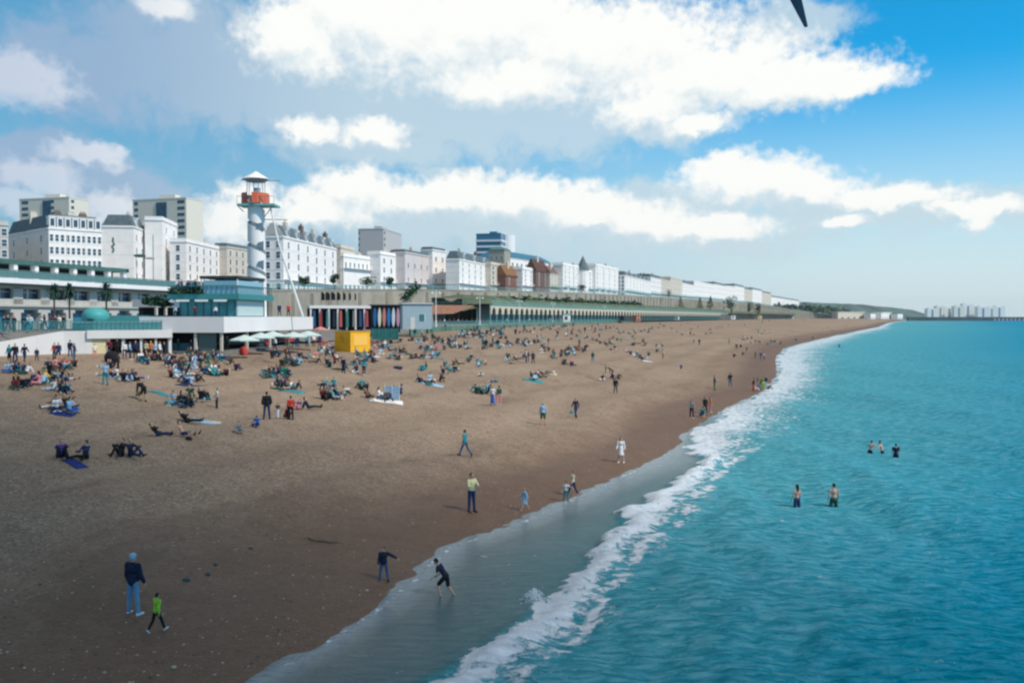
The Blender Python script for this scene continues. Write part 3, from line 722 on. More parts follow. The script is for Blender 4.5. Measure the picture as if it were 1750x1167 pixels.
P = at(1590, 528, 2420); Q = at(1712, 528, 2420); root = empty('apartment_block', (P.x, P.y, 3)); tag(root, 'long low pale block joining the marina flats behind the breakwater', 'building')
mb = MB(); mb.box(0, 0, 0, Q.x-P.x, 14, P.z-3); mb.build('wall', white, root); mb = MB(); mb.box(-1, -1, P.z-3, Q.x-P.x+1, 15, P.z-2); mb.build('roof', cream, root)
for i, (px, w, yt, lb) in enumerate([(1432, 46, 533.5, 'long tan marina wall below the green headland'), (1488, 12, 535.5, 'small white building left of the marina shore'), (1506, 18, 534.5, 'wide white shed on the far shore by the marina'), (1534, 9, 536, 'tiny white boathouse where the beach meets the marina'), (1398, 14, 535.5, 'pale low cafe at the far end of the promenade')]):
    D = 1900+i*60; P = at(px, yt, D); Q = at(px+w, yt, D+90); root = empty('seafront_building', (P.x, P.y, 5), math.atan2(Q.y-P.y, Q.x-P.x)); tag(root, lb, 'building')
    L = (Q-P).length; mb = MB(); mb.box(0, 0, 0, L, 14, P.z-5); mb.build('wall', [cream, white, white, white, offw][i], root)
    mb = MB(); mb.box(-1, -1, P.z-5, L+1, 15, P.z-4, .5); mb.build('roof', [cream, metal, white, slate, metal][i], root)
    for k in range(4): m2 = MB(); m2.box(L*(.12+.22*k), -.2, 1.5, L*(.2+.22*k), 0, 4); m2.build('window', glass, root)
# ------------------------------------------------------------------ arched terrace building at the left (behind the promenade)
def box_part(root, name, m, *boxes, smooth=False):
    mb = MB()
    for b in boxes: mb.box(*b)
    return mb.build(name, m, root, smooth)
A0 = Vector((-78.0, 60, 0)); A1 = Vector((-58.5, 155, 0)); ua = (A1-A0); LA = ua.length; ang = math.atan2(ua.y, ua.x)
tz = 7.3
rt = empty('terrace_building', (A0.x, A0.y, tz), ang); tag(rt, 'long pale two storey terrace with blue arched doors below square windows at the left', 'building')
Dw = 9.0
mb = MB(); nbay = 19; bw = LA/nbay
for i in range(nbay):     # piers and arch heads of the lower storey, real openings
    x = i*bw; mb.box(x, 0, 0, x+bw*.26, Dw, 3.1); mb.box(x+bw*.26, 0, 2.3, x+bw*.36, Dw, 3.1); mb.box(x+bw*.90, 0, 2.3, x+bw, Dw, 3.1); mb.box(x+bw*.36, 0, 2.7, x+bw*.90, Dw, 3.1)
mb.box(0, 1.2, 0, LA, 1.5, 3.1); mb.box(-.3, -.35, 3.1, LA, Dw, 3.4)
for i in range(nbay):
    x = i*bw; mb.box(x, 0, 3.4, x+bw*.34, .5, 5.7)
mb.box(0, 0, 3.4, LA, .5, 4.1); mb.box(0, 1.2, 3.4, LA, Dw, 5.7); mb.box(0, 0, 5.5, LA, Dw, 5.9)
mb.build('wall', mat('terrace_cream', (.47, .47, .44), .85, .08), rt)
box_part(rt, 'roof_beam', wht, (-.8, -1.6, 6.1, LA+1, Dw, 6.75))
box_part(rt, 'soffit', mat('soffit_grey_green', (.10, .18, .19), .8), (-.6, -1.3, 5.9, LA+.8, Dw-.2, 6.1))
for i in range(nbay):
    x = i*bw
    d = MB(); d.box(x+bw*.36, .9, 0, x+bw*.90, 1.2, 2.5); d.build('arched_door', blueg, rt)
    d = MB(); d.box(x+bw*.36, .7, 4.12, x+bw*.98, 1.15, 5.45); w = d.build('window', glass, rt)
    d = MB(); d.box(x+bw*.64, .64, 4.12, x+bw*.68, .7, 5.45); d.box(x+bw*.36, .64, 5.0, x+bw*.98, .7, 5.06); d.build('frame', wht, w)
mb = MB()
for k in range(int(LA/1.5)): mb.box(k*1.5, -1.4, 6.75, k*1.5+.08, -1.3, 7.8)
mb.box(0, -1.4, 7.75, LA, -1.3, 7.85); mb.box(0, -1.38, 6.8, LA, -1.34, 7.7); mb.build('glass_balustrade', mat('balustrade_grey_green', (.10, .21, .22), .5), rt)
# pavilion set back on its roof
rp = empty('roof_pavilion', (A0.x, A0.y, tz+6.75), ang); tag(rp, 'low flat roofed pavilion with green roof edge on top of the arched terrace', 'pavilion')
x0, x1 = 58.0, 92.0
mb = MB(); mb.box(x0, 4, 2.3, x1, Dw+3, 2.9); mb.build('roof', mat('green_roof', (.05, .13, .12), .8, .2), rp)
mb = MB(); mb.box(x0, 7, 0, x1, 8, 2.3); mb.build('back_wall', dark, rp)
for k in range(9): box_part(rp, 'column', wht, (x0+k*4.1+.2, 4.2, 0, x0+k*4.1+.9, 5.0, 2.3))
rp2 = empty('roof_pavilion', (A0.x, A0.y, tz+6.75), ang); tag(rp2, 'dark glazed upper storey with pale roof line at the far left edge', 'pavilion')
box_part(rp2, 'roof', palet, (0, 3, 1.9, 56, Dw+4, 2.2)); box_part(rp2, 'glazing', blueg, (0, 4, 0, 56, 5, 1.9))
for k in range(14): box_part(rp2, 'mullion', wht, (1+k*4, 3.9, 0, 1.15+k*4, 4, 1.9))

# ------------------------------------------------------------------ white ramp wall and beach shops under the promenade at the left
rw = empty('ramp_wall', (-48.4, 86, 5)); tag(rw, 'white wall of the ramp sloping down to the beach at the left edge', 'wall')
mb = MB(); strip_wall(mb, [(-58, 70, 5.9), (-48.4, 86, 6.62), (-45.3, 92, 7.58), (-43.5, 93, 7.6)], lambda p: 3.0, lambda p: p[2], 0.5)
rel(mb.build('wall_face', offw), rw)
mb = MB(); mb.v += [(-58.5, 70.4, 5.3), (-48.9, 86.3, 5.9), (-46, 92.3, 6.9), (-47, 95, 7.1), (-56, 88, 5.9), (-66, 74, 5.3)]; mb.f.append((0, 1, 2, 3, 4, 5)); mb.m.append(0)
rel(mb.build('ramp_surface', asph), rw)
S0 = Vector((-43.5, 93.0, 0)); S1 = Vector((-36.6, 97.8, 0)); us = S1-S0; LS = us.length; an = math.atan2(us.y, us.x)
rs_ = empty('beach_shops', (S0.x, S0.y, 4.6), an); tag(rs_, 'row of open fronted beach shops under a long white fascia beside the ramp', 'shop')
box_part(rs_, 'fascia', offw, (0, -.3, 2.2, LS, .1, 3.05)); box_part(rs_, 'roof', offw, (0, .1, 2.7, LS, 9, 2.9))
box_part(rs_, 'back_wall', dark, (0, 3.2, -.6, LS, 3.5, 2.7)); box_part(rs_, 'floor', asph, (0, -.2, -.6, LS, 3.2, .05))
for k, w in ((0, .5), (1.9, .25), (3.4, .3), (5.2, .2), (6.7, .2), (LS-.3, .3)): box_part(rs_, 'column', offw, (k, 0, -.5, k+w, .3, 2.2))
box_part(rs_, 'shop_front', mat('pale_yellow_paint', (.62, .55, .33), .7), (.5, .05, 0, 1.85, .2, 2.15))
rl = empty('promenade_railing', (-44, 93, 7.5)); tag(rl, 'teal panelled railing of the promenade above the white ramp and beach shops', 'railing')
mb = MB(); pts = [(-58, 72, 7.5), (-52, 84, 7.5), (-45.2, 93.2, 7.5), (-43.3, 94, 7.5), (-36.9, 98.2, 7.5)]
for a, b in zip(pts[:-1], pts[1:]):
    a = Vector(a); b = Vector(b); L = (b-a).length
    for h in (.1, .3, .5, .7, .9, 1.1): mb.tube(a+Vector((0, 0, h)), b+Vector((0, 0, h)), .035 if h < 1 else .05, n=4)
    for j in range(int(L/.45)): c = a.lerp(b, j*.45/L); mb.box(c.x-.025, c.y-.025, c.z, c.x+.025, c.y+.025, c.z+1.1)
rel(mb.build('rails', teal), rl)
mb = MB()
for a, b in zip(pts[2:-1], pts[3:]): strip_wall(mb, [(a[0]+.02, a[1]+.25, 8.5), (b[0]+.02, b[1]+.25, 8.5)], lambda p: 7.5, lambda p: p[2], .05)
rel(mb.build('panels', palet), rl)
kz = empty('round_kiosk', (-46.2, 101, 7.5)); tag(kz, 'round teal domed kiosk on the promenade beside the dark palm', 'kiosk')
mb = MB(); mb.tube((0, 0, 0), (0, 0, 1.6), 1.3, n=14); mb.build('body', teal, kz); mb = MB(); mb.ell((0, 0, 1.6), (1.45, 1.45, 1.0), nu=14, nv=10); mb.build('dome', mat('turquoise', (.06, .33, .34), .5), kz, True)
mb = MB(); mb.box(-.35, -1.36, 0, .35, -1.2, 1.3); mb.build('hatch', dark, kz)
kz = empty('hoarding', (-42, 104, 7.45), R(20)); tag(kz, 'teal hoarding with a dark square opening left of the white bar terrace', 'hoarding')
box_part(kz, 'panel', teal, (-4.5, 0, 0, 6.5, .15, 1.75)); box_part(kz, 'opening', dark, (2.2, -.05, .4, 3.7, 0, 1.5)); box_part(kz, 'pale_panel', palet, (3.8, -.06, 0, 6.5, 0, 1.3))
kz = empty('canopy_stall', (-46, 118, 7.3), R(70)); tag(kz, 'cream topped open stall with columns in front of the terrace end', 'stall')
box_part(kz, 'roof', offw, (0, 0, 3.0, 9, 4, 4.0)); box_part(kz, 'back', dark, (0, 2.5, 0, 9, 3, 3.0))
for k in range(6): box_part(kz, 'column', cream, (k*1.75, .1, 0, k*1.75+.25, .4, 3.0))

# ------------------------------------------------------------------ bar building with white terrace band
K = Vector((-30.7, 97.0, 0)); aK = math.atan2(29.0, 3.2)
rb_ = empty('beach_bar', (K.x, K.y, 0), aK); tag(rb_, 'beach bar with broad white terrace band and green glazed upper room', 'building')
panel = mat('clean_white_panel', (.74, .74, .75), .6, .03, .5)
box_part(rb_, 'terrace_band', panel, (0, 0, 7.35, 29, 9.5, 9.05))
box_part(rb_, 'floor', asph, (0.2, .3, 4.4, 28.8, 9.3, 5.35))
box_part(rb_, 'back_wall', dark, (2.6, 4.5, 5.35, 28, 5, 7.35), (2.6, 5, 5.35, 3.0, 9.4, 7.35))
box_part(rb_, 'shutter', mat('grey_green_panel', (.10, .15, .15), .7, .1), (.6, 1.2, 5.35, .75, 3.3, 7.35))
for x, y in ((0.2, .3), (0.2, 3.2), (0.2, 6.2), (0.2, 9.2), (7, .3), (14, .3), (21, .3), (28.4, .3)): box_part(rb_, 'column', cream, (x, y, 5.3, x+.25, y+.25, 7.35))
box_part(rb_, 'counter', mat('dark_teal_counter', (.03, .10, .12), .7), (.9, 4.2, 5.3, 1.4, 9.2, 6.2))
box_part(rb_, 'upper_room', mat('green_glass', (.035, .20, .23), .2, .25, .8, spec=.5), (5.5, 1.0, 9.05, 14, 7.6, 11.0))
for k in range(8): box_part(rb_, 'mullion', mat('dark_teal_frame', (.02, .10, .12), .5), (5.42, 1.1+k*.92, 9.05, 5.5, 1.2+k*.92, 11.0))
box_part(rb_, 'white_screen', mat('pale_green_screen', (.42, .55, .56), .6, .03), (5.6, .86, 9.15, 13.2, .98, 10.85))
box_part(rb_, 'roof_slab', mat('teal_slab', (.04, .22, .24), .6), (4.4, .2, 11.0, 15, 8.6, 11.6))
mb = MB()
for k in range(14): mb.box(4.5, .4+k*.6, 11.6, 4.55, .45+k*.6, 12.5)
for k in range(17): mb.box(4.5+k*.62, .3, 11.6, 4.55+k*.62, .35, 12.5)
mb.box(4.45, .3, 12.45, 4.55, 8.5, 12.55); mb.box(4.5, .28, 12.45, 14.9, .36, 12.55); mb.build('roof_railing', teal, rb_)
box_part(rb_, 'roof_screen', mat('sky_glass', (.20, .42, .55), .15, spec=.5), (4.6, .5, 11.6, 4.66, 4.4, 13.1), (4.66, .44, 11.6, 12, .5, 13.1))
box_part(rb_, 'roof_canopy', mat('dark_canopy', (.03, .05, .06), .9, .3, 2), (4.5, .3, 13.3, 12.4, 4.8, 13.62))
for x, y in ((4.6, .4), (12.2, .4), (4.6, 4.6), (12.2, 4.6)): box_part(rb_, 'canopy_post', wht, (x, y, 11.6, x+.1, y+.1, 13.3))
for k in range(3): box_part(rb_, 'light_strip', wht, (4.3, 1.6+k*2.2, 10.75, 4.4, 3.1+k*2.2, 10.95))
def loc(root, x, y, z):
    return Matrix.Translation(root.location) @ Matrix.Rotation(root.rotation_euler[2], 4, 'Z') @ Vector((x, y, z))
# parasols under and beside the terrace
def parasol(P, r, h, m, label, group=None, valance=0.12):
    root = empty('parasol', P); tag(root, label, 'parasol', group)
    mb = MB(); n = 8; i = len(mb.v)
    mb.v += [(0, 0, h)] + [(r*math.cos(2*math.pi*k/n), r*math.sin(2*math.pi*k/n), h-r*.34) for k in range(n)] + [(r*math.cos(2*math.pi*k/n), r*math.sin(2*math.pi*k/n), h-r*.34-valance) for k in range(n)]
    for k in range(n):
        j = (k+1) % n; mb.f.append((i, i+1+k, i+1+j)); mb.m.append(0); mb.f.append((i+1+k, i+1+n+k, i+1+n+j, i+1+j)); mb.m.append(0)
    mb.build('canopy', m, root)
    mb = MB(); mb.tube((0, 0, 0), (0, 0, h), .035, n=6); mb.build('pole', metal, root)
    mb = MB(); mb.tube((0, 0, 0), (0, 0, .1), .3, .25, 10); mb.build('foot', dark, root)
    return root
pcan = mat('pale_canvas', (.50, .62, .62), .8, .05)
for px, D, lb in ((418, 96, 'pale green beach parasol nearest the bar corner column'), (446, 102, 'pale parasol between two others beneath the white terrace band'), (467, 107, 'pale parasol third from the bar corner column'),
                  (502, 108, 'wide pale parasol below the right part of the white terrace'), (527, 113, 'pale parasol at the right end of the white terrace by pink benches')):
    g = at(px, 590, D); gz = float(beach_z(np.array(g.x), np.array(g.y))); parasol((g.x, g.y, gz), 1.6, 2.45, pcan, lb, 'pale parasols in front of the bar')
# ------------------------------------------------------------------ spiral tower
TX, TY = -32.5, 116.0
rt = empty('zip_line_tower', (TX, TY, 9.05)); tag(rt, 'tall white spiral stair tower with orange drum and small pointed canopy', 'tower')
mb = MB(); mb.tube((0, 0, -4), (0, 0, 14.2), .84, .64, n=14); mb.build('core', wht, rt)
mb = MB(); steps = 150; turns = 4.6
for k in range(steps):      # solid helical parapet and treads
    t0, t1 = k/steps, (k+1)/steps
    for (ra, rb2, hh0, hh1) in ((1.18, 1.26, -.1, 2.2), (.6, 1.2, -.12, 0.0)):
        p = []
        for t in (t0, t1):
            r_sc = .98-.15*t; a = -2*math.pi*turns*t; z = 13.0*t
            for r in (ra*r_sc, rb2*r_sc):
                for h in (hh0, hh1): p.append((r*math.cos(a), r*math.sin(a), z+h))
        i = len(mb.v); mb.v += p
        for q in ((0, 4, 5, 1), (2, 3, 7, 6), (1, 5, 7, 3), (0, 2, 6, 4)): mb.f.append(tuple(i+j for j in q)); mb.m.append(0)
mb.build('spiral_stair', wht, rt)
for zz in (11.2, 8.8, 6.4, 3.9):
    m2 = MB(); m2.v += [(.35, -1.22, zz), (1.12, -.72, zz-.35), (1.12, -.72, zz+.75), (.55, -1.18, zz+.55), (.3, -1.0, zz), (1.0, -.5, zz-.35), (1.0, -.5, zz+.75), (.5, -1.0, zz+.55)]
    for q in ((0, 1, 2, 3), (4, 7, 6, 5), (0, 3, 7, 4), (1, 5, 6, 2), (3, 2, 6, 7), (0, 4, 5, 1)): m2.f.append(q); m2.m.append(0)
    m2.build('opening', mat('stair_shadow_blue', (.10, .17, .23), .8), rt)
box_part(rt, 'landing', palet, (-2.0, -1.5, 13.95, 2.7, 1.5, 14.2))
mb = MB()
for k in range(9): mb.tube((-2+k*.58, -1.45, 14.2), (-2+k*.58, -1.45, 15.1), .03, n=4)
mb.tube((-2, -1.45, 15.1), (2.7, -1.45, 15.1), .04, n=4); mb.tube((-2.0, -1.5, 14.0), (-1.3, -1.0, 13.2), .06, n=4); mb.tube((2.5, -1.4, 14.0), (1.2, -.6, 12.6), .06, n=4); mb.build('landing_rail', teal, rt)
mb = MB(); n = 16
for k in range(n):
    if k in (3, 11): continue
    a0, a1 = 2*math.pi*k/n, 2*math.pi*(k+1)/n
    for rr, fl_ in ((1.72, 0), (1.66, 1)):
        q = [(rr*math.cos(a0)-.1, rr*math.sin(a0), 14.3), (rr*math.cos(a1)-.1, rr*math.sin(a1), 14.3), (rr*math.cos(a1)-.1, rr*math.sin(a1), 15.6), (rr*math.cos(a0)-.1, rr*math.sin(a0), 15.6)]
        mb.quad(*(q[::-1] if fl_ else q))
mb.build('orange_drum', mat('orange_red_paint', (.62, .14, .07), .6, .05), rt)
for k in range(6):
    a = 2*math.pi*k/6; mb = MB(); mb.tube((1.2*math.cos(a), 1.2*math.sin(a), 14.2), (1.1*math.cos(a), 1.1*math.sin(a), 17.4), .05, n=5); mb.build('post', metal, rt)
box_part(rt, 'cabin', mat('pale_blue_panel', (.35, .42, .5), .5), (-.2, -.5, 14.2, .5, .3, 16.3))
mb = MB(); mb.cone((0, 0, 17.4), 1.75, 1.05, 10); mb.build('canopy', wht, rt)
mb = MB(); mb.tube((0, 0, 17.1), (0, 0, 17.42), 1.2, 1.7, 10); mb.build('canopy_ring', metal, rt)
mb = MB(); mb.tube((-1.9, 0, 17.35), (3.2, -.3, 17.2), .06, n=5); mb.build('boom', metal, rt)
mb = MB(); mb.tube((.5, 0, 12.35), (4.0, -.2, 12.3), .06, n=5); mb.build('boom', metal, rt)
mb = MB(); mb.tube((.5, 0, 10.4), (2.4, -.2, 10.4), .05, n=5); mb.build('boom', metal, rt)
mb = MB(); mb.tube((1.9, -.5, 14.0), (3.0, -.4, 9.0), .09, .12, 8); mb.tube((3.0, -.4, 9.0), (5.6, 1.0, .05), .12, .17, 8); mb.build('raking_strut', wht, rt)

# ------------------------------------------------------------------ shops, kiosks and huts beyond the bar
def hut(name, label, px, D, ang_, L, W, z0, H, m, roofm=None, over=.25, cat=None):
    P = at(px, 560, D); r = empty(name, (P.x, P.y, z0), R(ang_)); tag(r, label, cat or name.split('_')[-1])
    box_part(r, 'wall', m, (0, 0, 0, L, W, H)); box_part(r, 'roof', roofm or m, (-over, -over, H, L+over, W+over, H+.18)); return r
P = at(528, 560, 150); sh = empty('promenade_shop', (P.x, P.y, 6.9), R(16)); tag(sh, 'low white promenade shop with columns and clothes hanging outside', 'shop')
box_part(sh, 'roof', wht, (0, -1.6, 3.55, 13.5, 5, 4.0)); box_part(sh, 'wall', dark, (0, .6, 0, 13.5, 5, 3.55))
for k in range(10): box_part(sh, 'column', wht, (.1+k*1.45, -1.5, 0, .35+k*1.45, -1.25, 3.55))
cols = [(.03, .10, .22), (.30, .05, .06), (.05, .22, .26), (.02, .03, .06), (.45, .12, .10), (.03, .2, .2), (.2, .2, .22), (.04, .08, .2), (.42, .08, .1), (.03, .14, .2), (.3, .26, .2), (.5, .13, .1)]
cn = ['navy', 'dark red', 'teal', 'black', 'coral', 'sea green', 'grey', 'dark blue', 'crimson', 'petrol blue', 'tan', 'salmon']
for k in range(12):
    p = loc(sh, .75+k*1.07, -1.75, 0.0); m2 = MB(); m2.box(-.22, -.06, .5, .22, .06, 3.2, .05)
    o = m2.build('hanging_garment', mat('cloth', cols[k], .9), None, loc=(p.x, p.y, 6.9)); o.rotation_euler = (0, 0, R(16)); tag(o, f'{cn[k]} wetsuit hanging on the front of the white columned shop', 'wetsuit', 'wetsuits hung outside the shop')
sk = hut('surf_kiosk', 'black open fronted surf kiosk with upright boards in front', 637, 142, 14, 4.3, 3.2, 6.6, 4.2, dark, mat('dark_roof', (.03, .05, .06), .8))
def board(P, col, label, h=2.6, rz=0, lean=.08):
    mb = MB(); n = 12; prof = [(0, .05), (.12, .17), (.35, .25), (.6, .26), (.85, .17), (1.0, .02)]
    ring = [(w, z*h) for z, w in prof]
    pts = [(w, z) for w, z in ring]+[(-w, z) for w, z in reversed(ring)]
    i = len(mb.v)
    for y in (-.04, .04): mb.v += [(x, y-lean*z, z) for x, z in pts]
    N_ = len(pts); mb.f.append(tuple(range(i, i+N_))); mb.m.append(0); mb.f.append(tuple(reversed(range(i+N_, i+2*N_)))); mb.m.append(0)
    for k in range(N_): j = (k+1) % N_; mb.f.append((i+k, i+N_+k, i+N_+j, i+j)); mb.m.append(0)
    o = mb.build('surfboard', mat('board', col, .35), None, loc=P); o.rotation_euler = (0, 0, rz); tag(o, label, 'surfboard', 'boards propped on the surf kiosk'); return o
for k, (c_, nm) in enumerate([((.02, .13, .35), 'dark blue'), ((.65, .68, .55), 'cream'), ((.55, .22, .2), 'salmon pink'), ((.03, .2, .5), 'bright blue'), ((.6, .66, .7), 'white'), ((.5, .3, .42), 'mauve')]):
    p = loc(sk, .3+k*.72, -.35, .9); board(p, c_, f'{nm} surfboard standing upright against the black surf kiosk', 3.0, R(14))
fe = empty('fence', tuple(loc(sk, 0, 0, 0)), R(14)); fe.location.z = 5.5; tag(fe, 'dark green slatted fence in front of the surf kiosk', 'fence')
fe.location.x += .3; fe.location.y -= 3.0
box_part(fe, 'panel', mat('dark_green_paint', (.02, .12, .12), .8, .25, 2), (0, 0, 0, 4.1, .08, 1.75))
for k in range(5): box_part(fe, 'post', teal, (k*1.0, -.06, 0, k*1.0+.09, 0, 1.85))
bh = hut('beach_hut', 'pale blue flat roofed hut with a small square window', 688, 165, 14, 5.4, 4, 6.8, 4.6, mat('pale_blue_paint', (.33, .45, .52), .7, .04), offw, cat='hut')
w_ = box_part(bh, 'window', teal, (3.0, -.06, 1.5, 4.0, 0, 2.7)); box_part(bh, 'frame', wht, (2.9, -.03, 1.4, 3.0, 0, 2.8), (4.0, -.03, 1.4, 4.1, 0, 2.8)); box_part(bh, 'door', offw, (1.4, -.05, 0, 2.2, 0, 2.2))
P = at(599, 593, 113); gz = float(beach_z(np.array(P.x), np.array(P.y)))
yh = empty('beach_hut', (P.x, P.y, gz-.1), R(52)); tag(yh, 'bright yellow square hut standing on the shingle', 'hut')
box_part(yh, 'wall', yell, (0, 0, 0, 3.3, 2.9, 2.6)); box_part(yh, 'roof', mat('yellow_lid', (.55, .33, .05), .7), (-.06, -.06, 2.6, 3.36, 2.96, 2.68))
mb = MB(); 
for k in range(14):      # loose swirl painted on the dark side
    a0, a1 = k*.55, (k+1)*.55; r0, r1_ = .12+.02*k, .12+.02*(k+1)
    mb.tube((-.01, 1.5+r0*math.cos(a0), 1.75+1.5*r0*math.sin(a0)), (-.01, 1.5+r1_*math.cos(a1), 1.75+1.5*r1_*math.sin(a1)), .03, n=4)
mb.build('painted_swirl', mat('olive_paint', (.25, .20, .03), .7), yh)
box_part(yh, 'hatch', mat('yellow_hatch', (.85, .50, .10), .6), (.5, -.04, .9, 2.8, 0, 2.2))
def picnic(P, rz, m, label):
    r = empty('picnic_table', P, rz); tag(r, label, 'picnic table', 'pink picnic tables by the yellow hut')
    box_part(r, 'table_top', m, (-.9, -.38, .70, .9, .38, .76)); box_part(r, 'seat', m, (-.9, -.85, .42, .9, -.6, .47)); box_part(r, 'seat', m, (-.9, .6, .42, .9, .85, .47))
    for x in (-.7, .62): box_part(r, 'leg_frame', m, (x, -.75, .34, x+.08, .75, .42), (x, -.3, 0, x+.08, -.2, .7), (x, .2, 0, x+.08, .3, .7), (x, -.8, 0, x+.08, -.7, .42), (x, .7, 0, x+.08, .8, .42))
pink = mat('faded_pink_paint', (.55, .20, .19), .8, .1)
for px, py, rz, lb in ((543, 586, 30, 'faded pink picnic table left of the yellow hut nearest the parasols'), (556, 592, 100, 'faded pink picnic table touching the left side of the yellow hut'), (560, 578, 40, 'faded pink picnic table behind the left edge of the yellow hut'), (636, 590, 70, 'faded pink picnic table right of the yellow hut')):
    p = ground_at(px, py); picnic(p, R(rz), pink, lb)
parasol(ground_at(548, 585), 1.2, 2.3, mat('pink_canvas', (.60, .24, .25), .8), 'coral pink parasol over the picnic tables')
# sloping brick ramp behind the crowd
rr = empty('brick_ramp', tuple(at(738, 537, 245))); tag(rr, 'orange brick ramp sloping down behind the pale blue hut', 'ramp')
a, b, c_, d_ = at(738, 537, 245), at(738, 521, 245), at(812, 522, 268), at(775, 536, 256)
mb = MB(); off_ = Vector((-.6, 1.2, 0)); q = [a, d_, c_, b]; mb.quad(*q); mb.quad(*[p+off_ for p in q[::-1]])
for i in range(4): p, r_ = q[i], q[(i+1) % 4]; mb.quad(p, p+off_, r_+off_, r_)
rel(mb.build('brickwork', mat('orange_brick', (.34, .17, .11), .85, .15, 1.2)), rr)
mb = MB(); mb.tube(b+Vector((0, 0, .8)), c_+Vector((0, 0, .8)), .05, n=4); 
for k in range(16): p = b.lerp(c_, k/15); mb.box(p.x-.04, p.y-.04, p.z, p.x+.04, p.y+.04, p.z+.8)
rel(mb.build('handrail', teal), rr)
# stairs with planting running down the wall
st = empty('stairway', tuple(at(690, 516, 262))); tag(st, 'stepped stairway with dark planting running down the beige wall', 'stairs')
mb = MB()
for k in range(14):
    f_ = k/14; p = at(690+26*f_, 517-27*f_, 264+16*f_); mb.box(p.x-.6, p.y-1.6, p.z-1.0, p.x+.75, p.y, p.z)
rel(mb.build('steps', beige), st)

# ------------------------------------------------------------------ arcade
AR = [(838, 285), (900, 325), (950, 365), (1000, 408), (1050, 462), (1100, 525), (1150, 610), (1200, 740), (1245, 930)]
ap = [Vector((kx(px)*D, D, 0)) for px, D in AR]
path = []; 
for a, b in zip(ap[:-1], ap[1:]):
    k = max(1, int((b-a).length/1.0))
    for i in range(k): path.append(a.lerp(b, i/k))
path.append(ap[-1]); dist = [0]
for a, b in zip(path[:-1], path[1:]): dist.append(dist[-1]+(b-a).length)
def along(s):
    return Vector((float(np.interp(s, dist, [p.x for p in path])), float(np.interp(s, dist, [p.y for p in path])), 0))
rar = empty('seafront_arcade', (ap[0].x, ap[0].y, 7.0)); tag(rar, 'very long pale arcade of small arches with green ironwork below the grassy bank', 'arcade')
bay = 6.4; nb_ = int(dist[-1]/bay); col_m = mat('arcade_cream', (.55, .52, .42), .8, .05)
am = MB(); hb = bay/2; seg = 10; zt_, zb_ = 5.9, 4.6; rad = hb*.62
def arch_mesh():
    mb = MB(); outer = []; 
    for y in (-.2, .2):
        pass
    pts = [(-rad, 2.9)] + [(-rad*math.cos(math.pi*k/seg), 3.5+rad*.78*math.sin(math.pi*k/seg)) for k in range(seg+1)] + [(rad, 2.9)]
    for k in range(len(pts)-1):
        (xa, za), (xb, zb2) = pts[k], pts[k+1]
        if abs(xa-xb) < 1e-6: continue
        mb.quad((xa, -.2, za), (xb, -.2, zb2), (xb, -.2, zt_), (xa, -.2, zt_)); mb.quad((xa, -.2, za), (xa, .3, za), (xb, .3, zb2), (xb, -.2, zb2))
    for s in (-1, 1):
        x0_, x1_ = sorted((s*rad, s*hb)); mb.box(x0_, -.2, 2.9, x1_, .2, zt_)
    return mb.mesh('arch', col_m)
arm = arch_mesh(); cmb = MB(); cmb.box(-.16, -.16, 0, .16, .16, 2.9); cmb.box(-.3, -.3, 0, .3, .3, .5); cmesh = cmb.mesh('column', palet)
stuffmb = MB(); nprop = 0
for i in range(nb_):
    p = along(i*bay); q = along((i+1)*bay); a_ = math.atan2(q.y-p.y, q.x-p.x); c = (p+q)/2
    if i < 96:
        o = bpy.data.objects.new('arch', arm); COL.objects.link(o); o.parent = rar; o.location = (c.x-ap[0].x, c.y-ap[0].y, 0); o.rotation_euler = (0, 0, a_)
        o = bpy.data.objects.new('column', cmesh); COL.objects.link(o); o.parent = rar; o.location = (p.x-ap[0].x, p.y-ap[0].y, 0); o.rotation_euler = (0, 0, a_)
    else:
        dd = (q-p).normalized(); nn = Vector((dd.y, -dd.x, 0))
        a2, b2 = p, q
        for (f0, f1, z0_, z1_) in ((0, .2, 0, 5.9), (.2, 1, 5.0, 5.9)):
            A, B = a2.lerp(b2, f0), a2.lerp(b2, f1); stuffmb.quad(A+Vector((0, 0, 7+z0_)), B+Vector((0, 0, 7+z0_)), B+Vector((0, 0, 7+z1_)), A+Vector((0, 0, 7+z1_)))
if stuffmb.f:
    o = stuffmb.build('arches_far', col_m); rel(o, rar); o.name = 'arch_run'; o['kind'] = 'stuff'
mb = MB(); mb2 = MB(); mb3 = MB(); mb4 = MB()
for i in range(nb_):
    p = along(i*bay); q = along((i+1)*bay); dd = (q-p).normalized(); nn = Vector((-dd.y, dd.x, 0))
    def V(b, o_, z): return Vector((b.x, b.y, 7+z))+nn*o_
    mb.quad(V(p, -.5, 5.9), V(q, -.5, 5.9), V(q, -.5, 6.15), V(p, -.5, 6.15)); mb.quad(V(p, -.5, 6.15), V(q, -.5, 6.15), V(q, 8, 6.15), V(p, 8, 6.15)); mb.quad(V(q, -.5, 5.9), V(p, -.5, 5.9), V(p, 8, 5.9), V(q, 8, 5.9))
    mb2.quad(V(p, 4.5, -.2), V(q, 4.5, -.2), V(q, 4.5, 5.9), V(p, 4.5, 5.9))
    for z in (6.5, 6.85, 7.2): mb3.tube(V(p, -.4, z), V(q, -.4, z), .05, n=4, caps=False)
    for k in range(3): c = p.lerp(q, k/3); c = V(c, -.4, 6.15); mb3.box(c.x-.05, c.y-.05, c.z, c.x+.05, c.y+.05, c.z+1.05)
rel(mb.build('deck', palet), rar); rel(mb2.build('rear_wall', mat('arcade_shade', (.12, .19, .20), .9)), rar); rel(mb3.build('deck_railing', palet), rar)
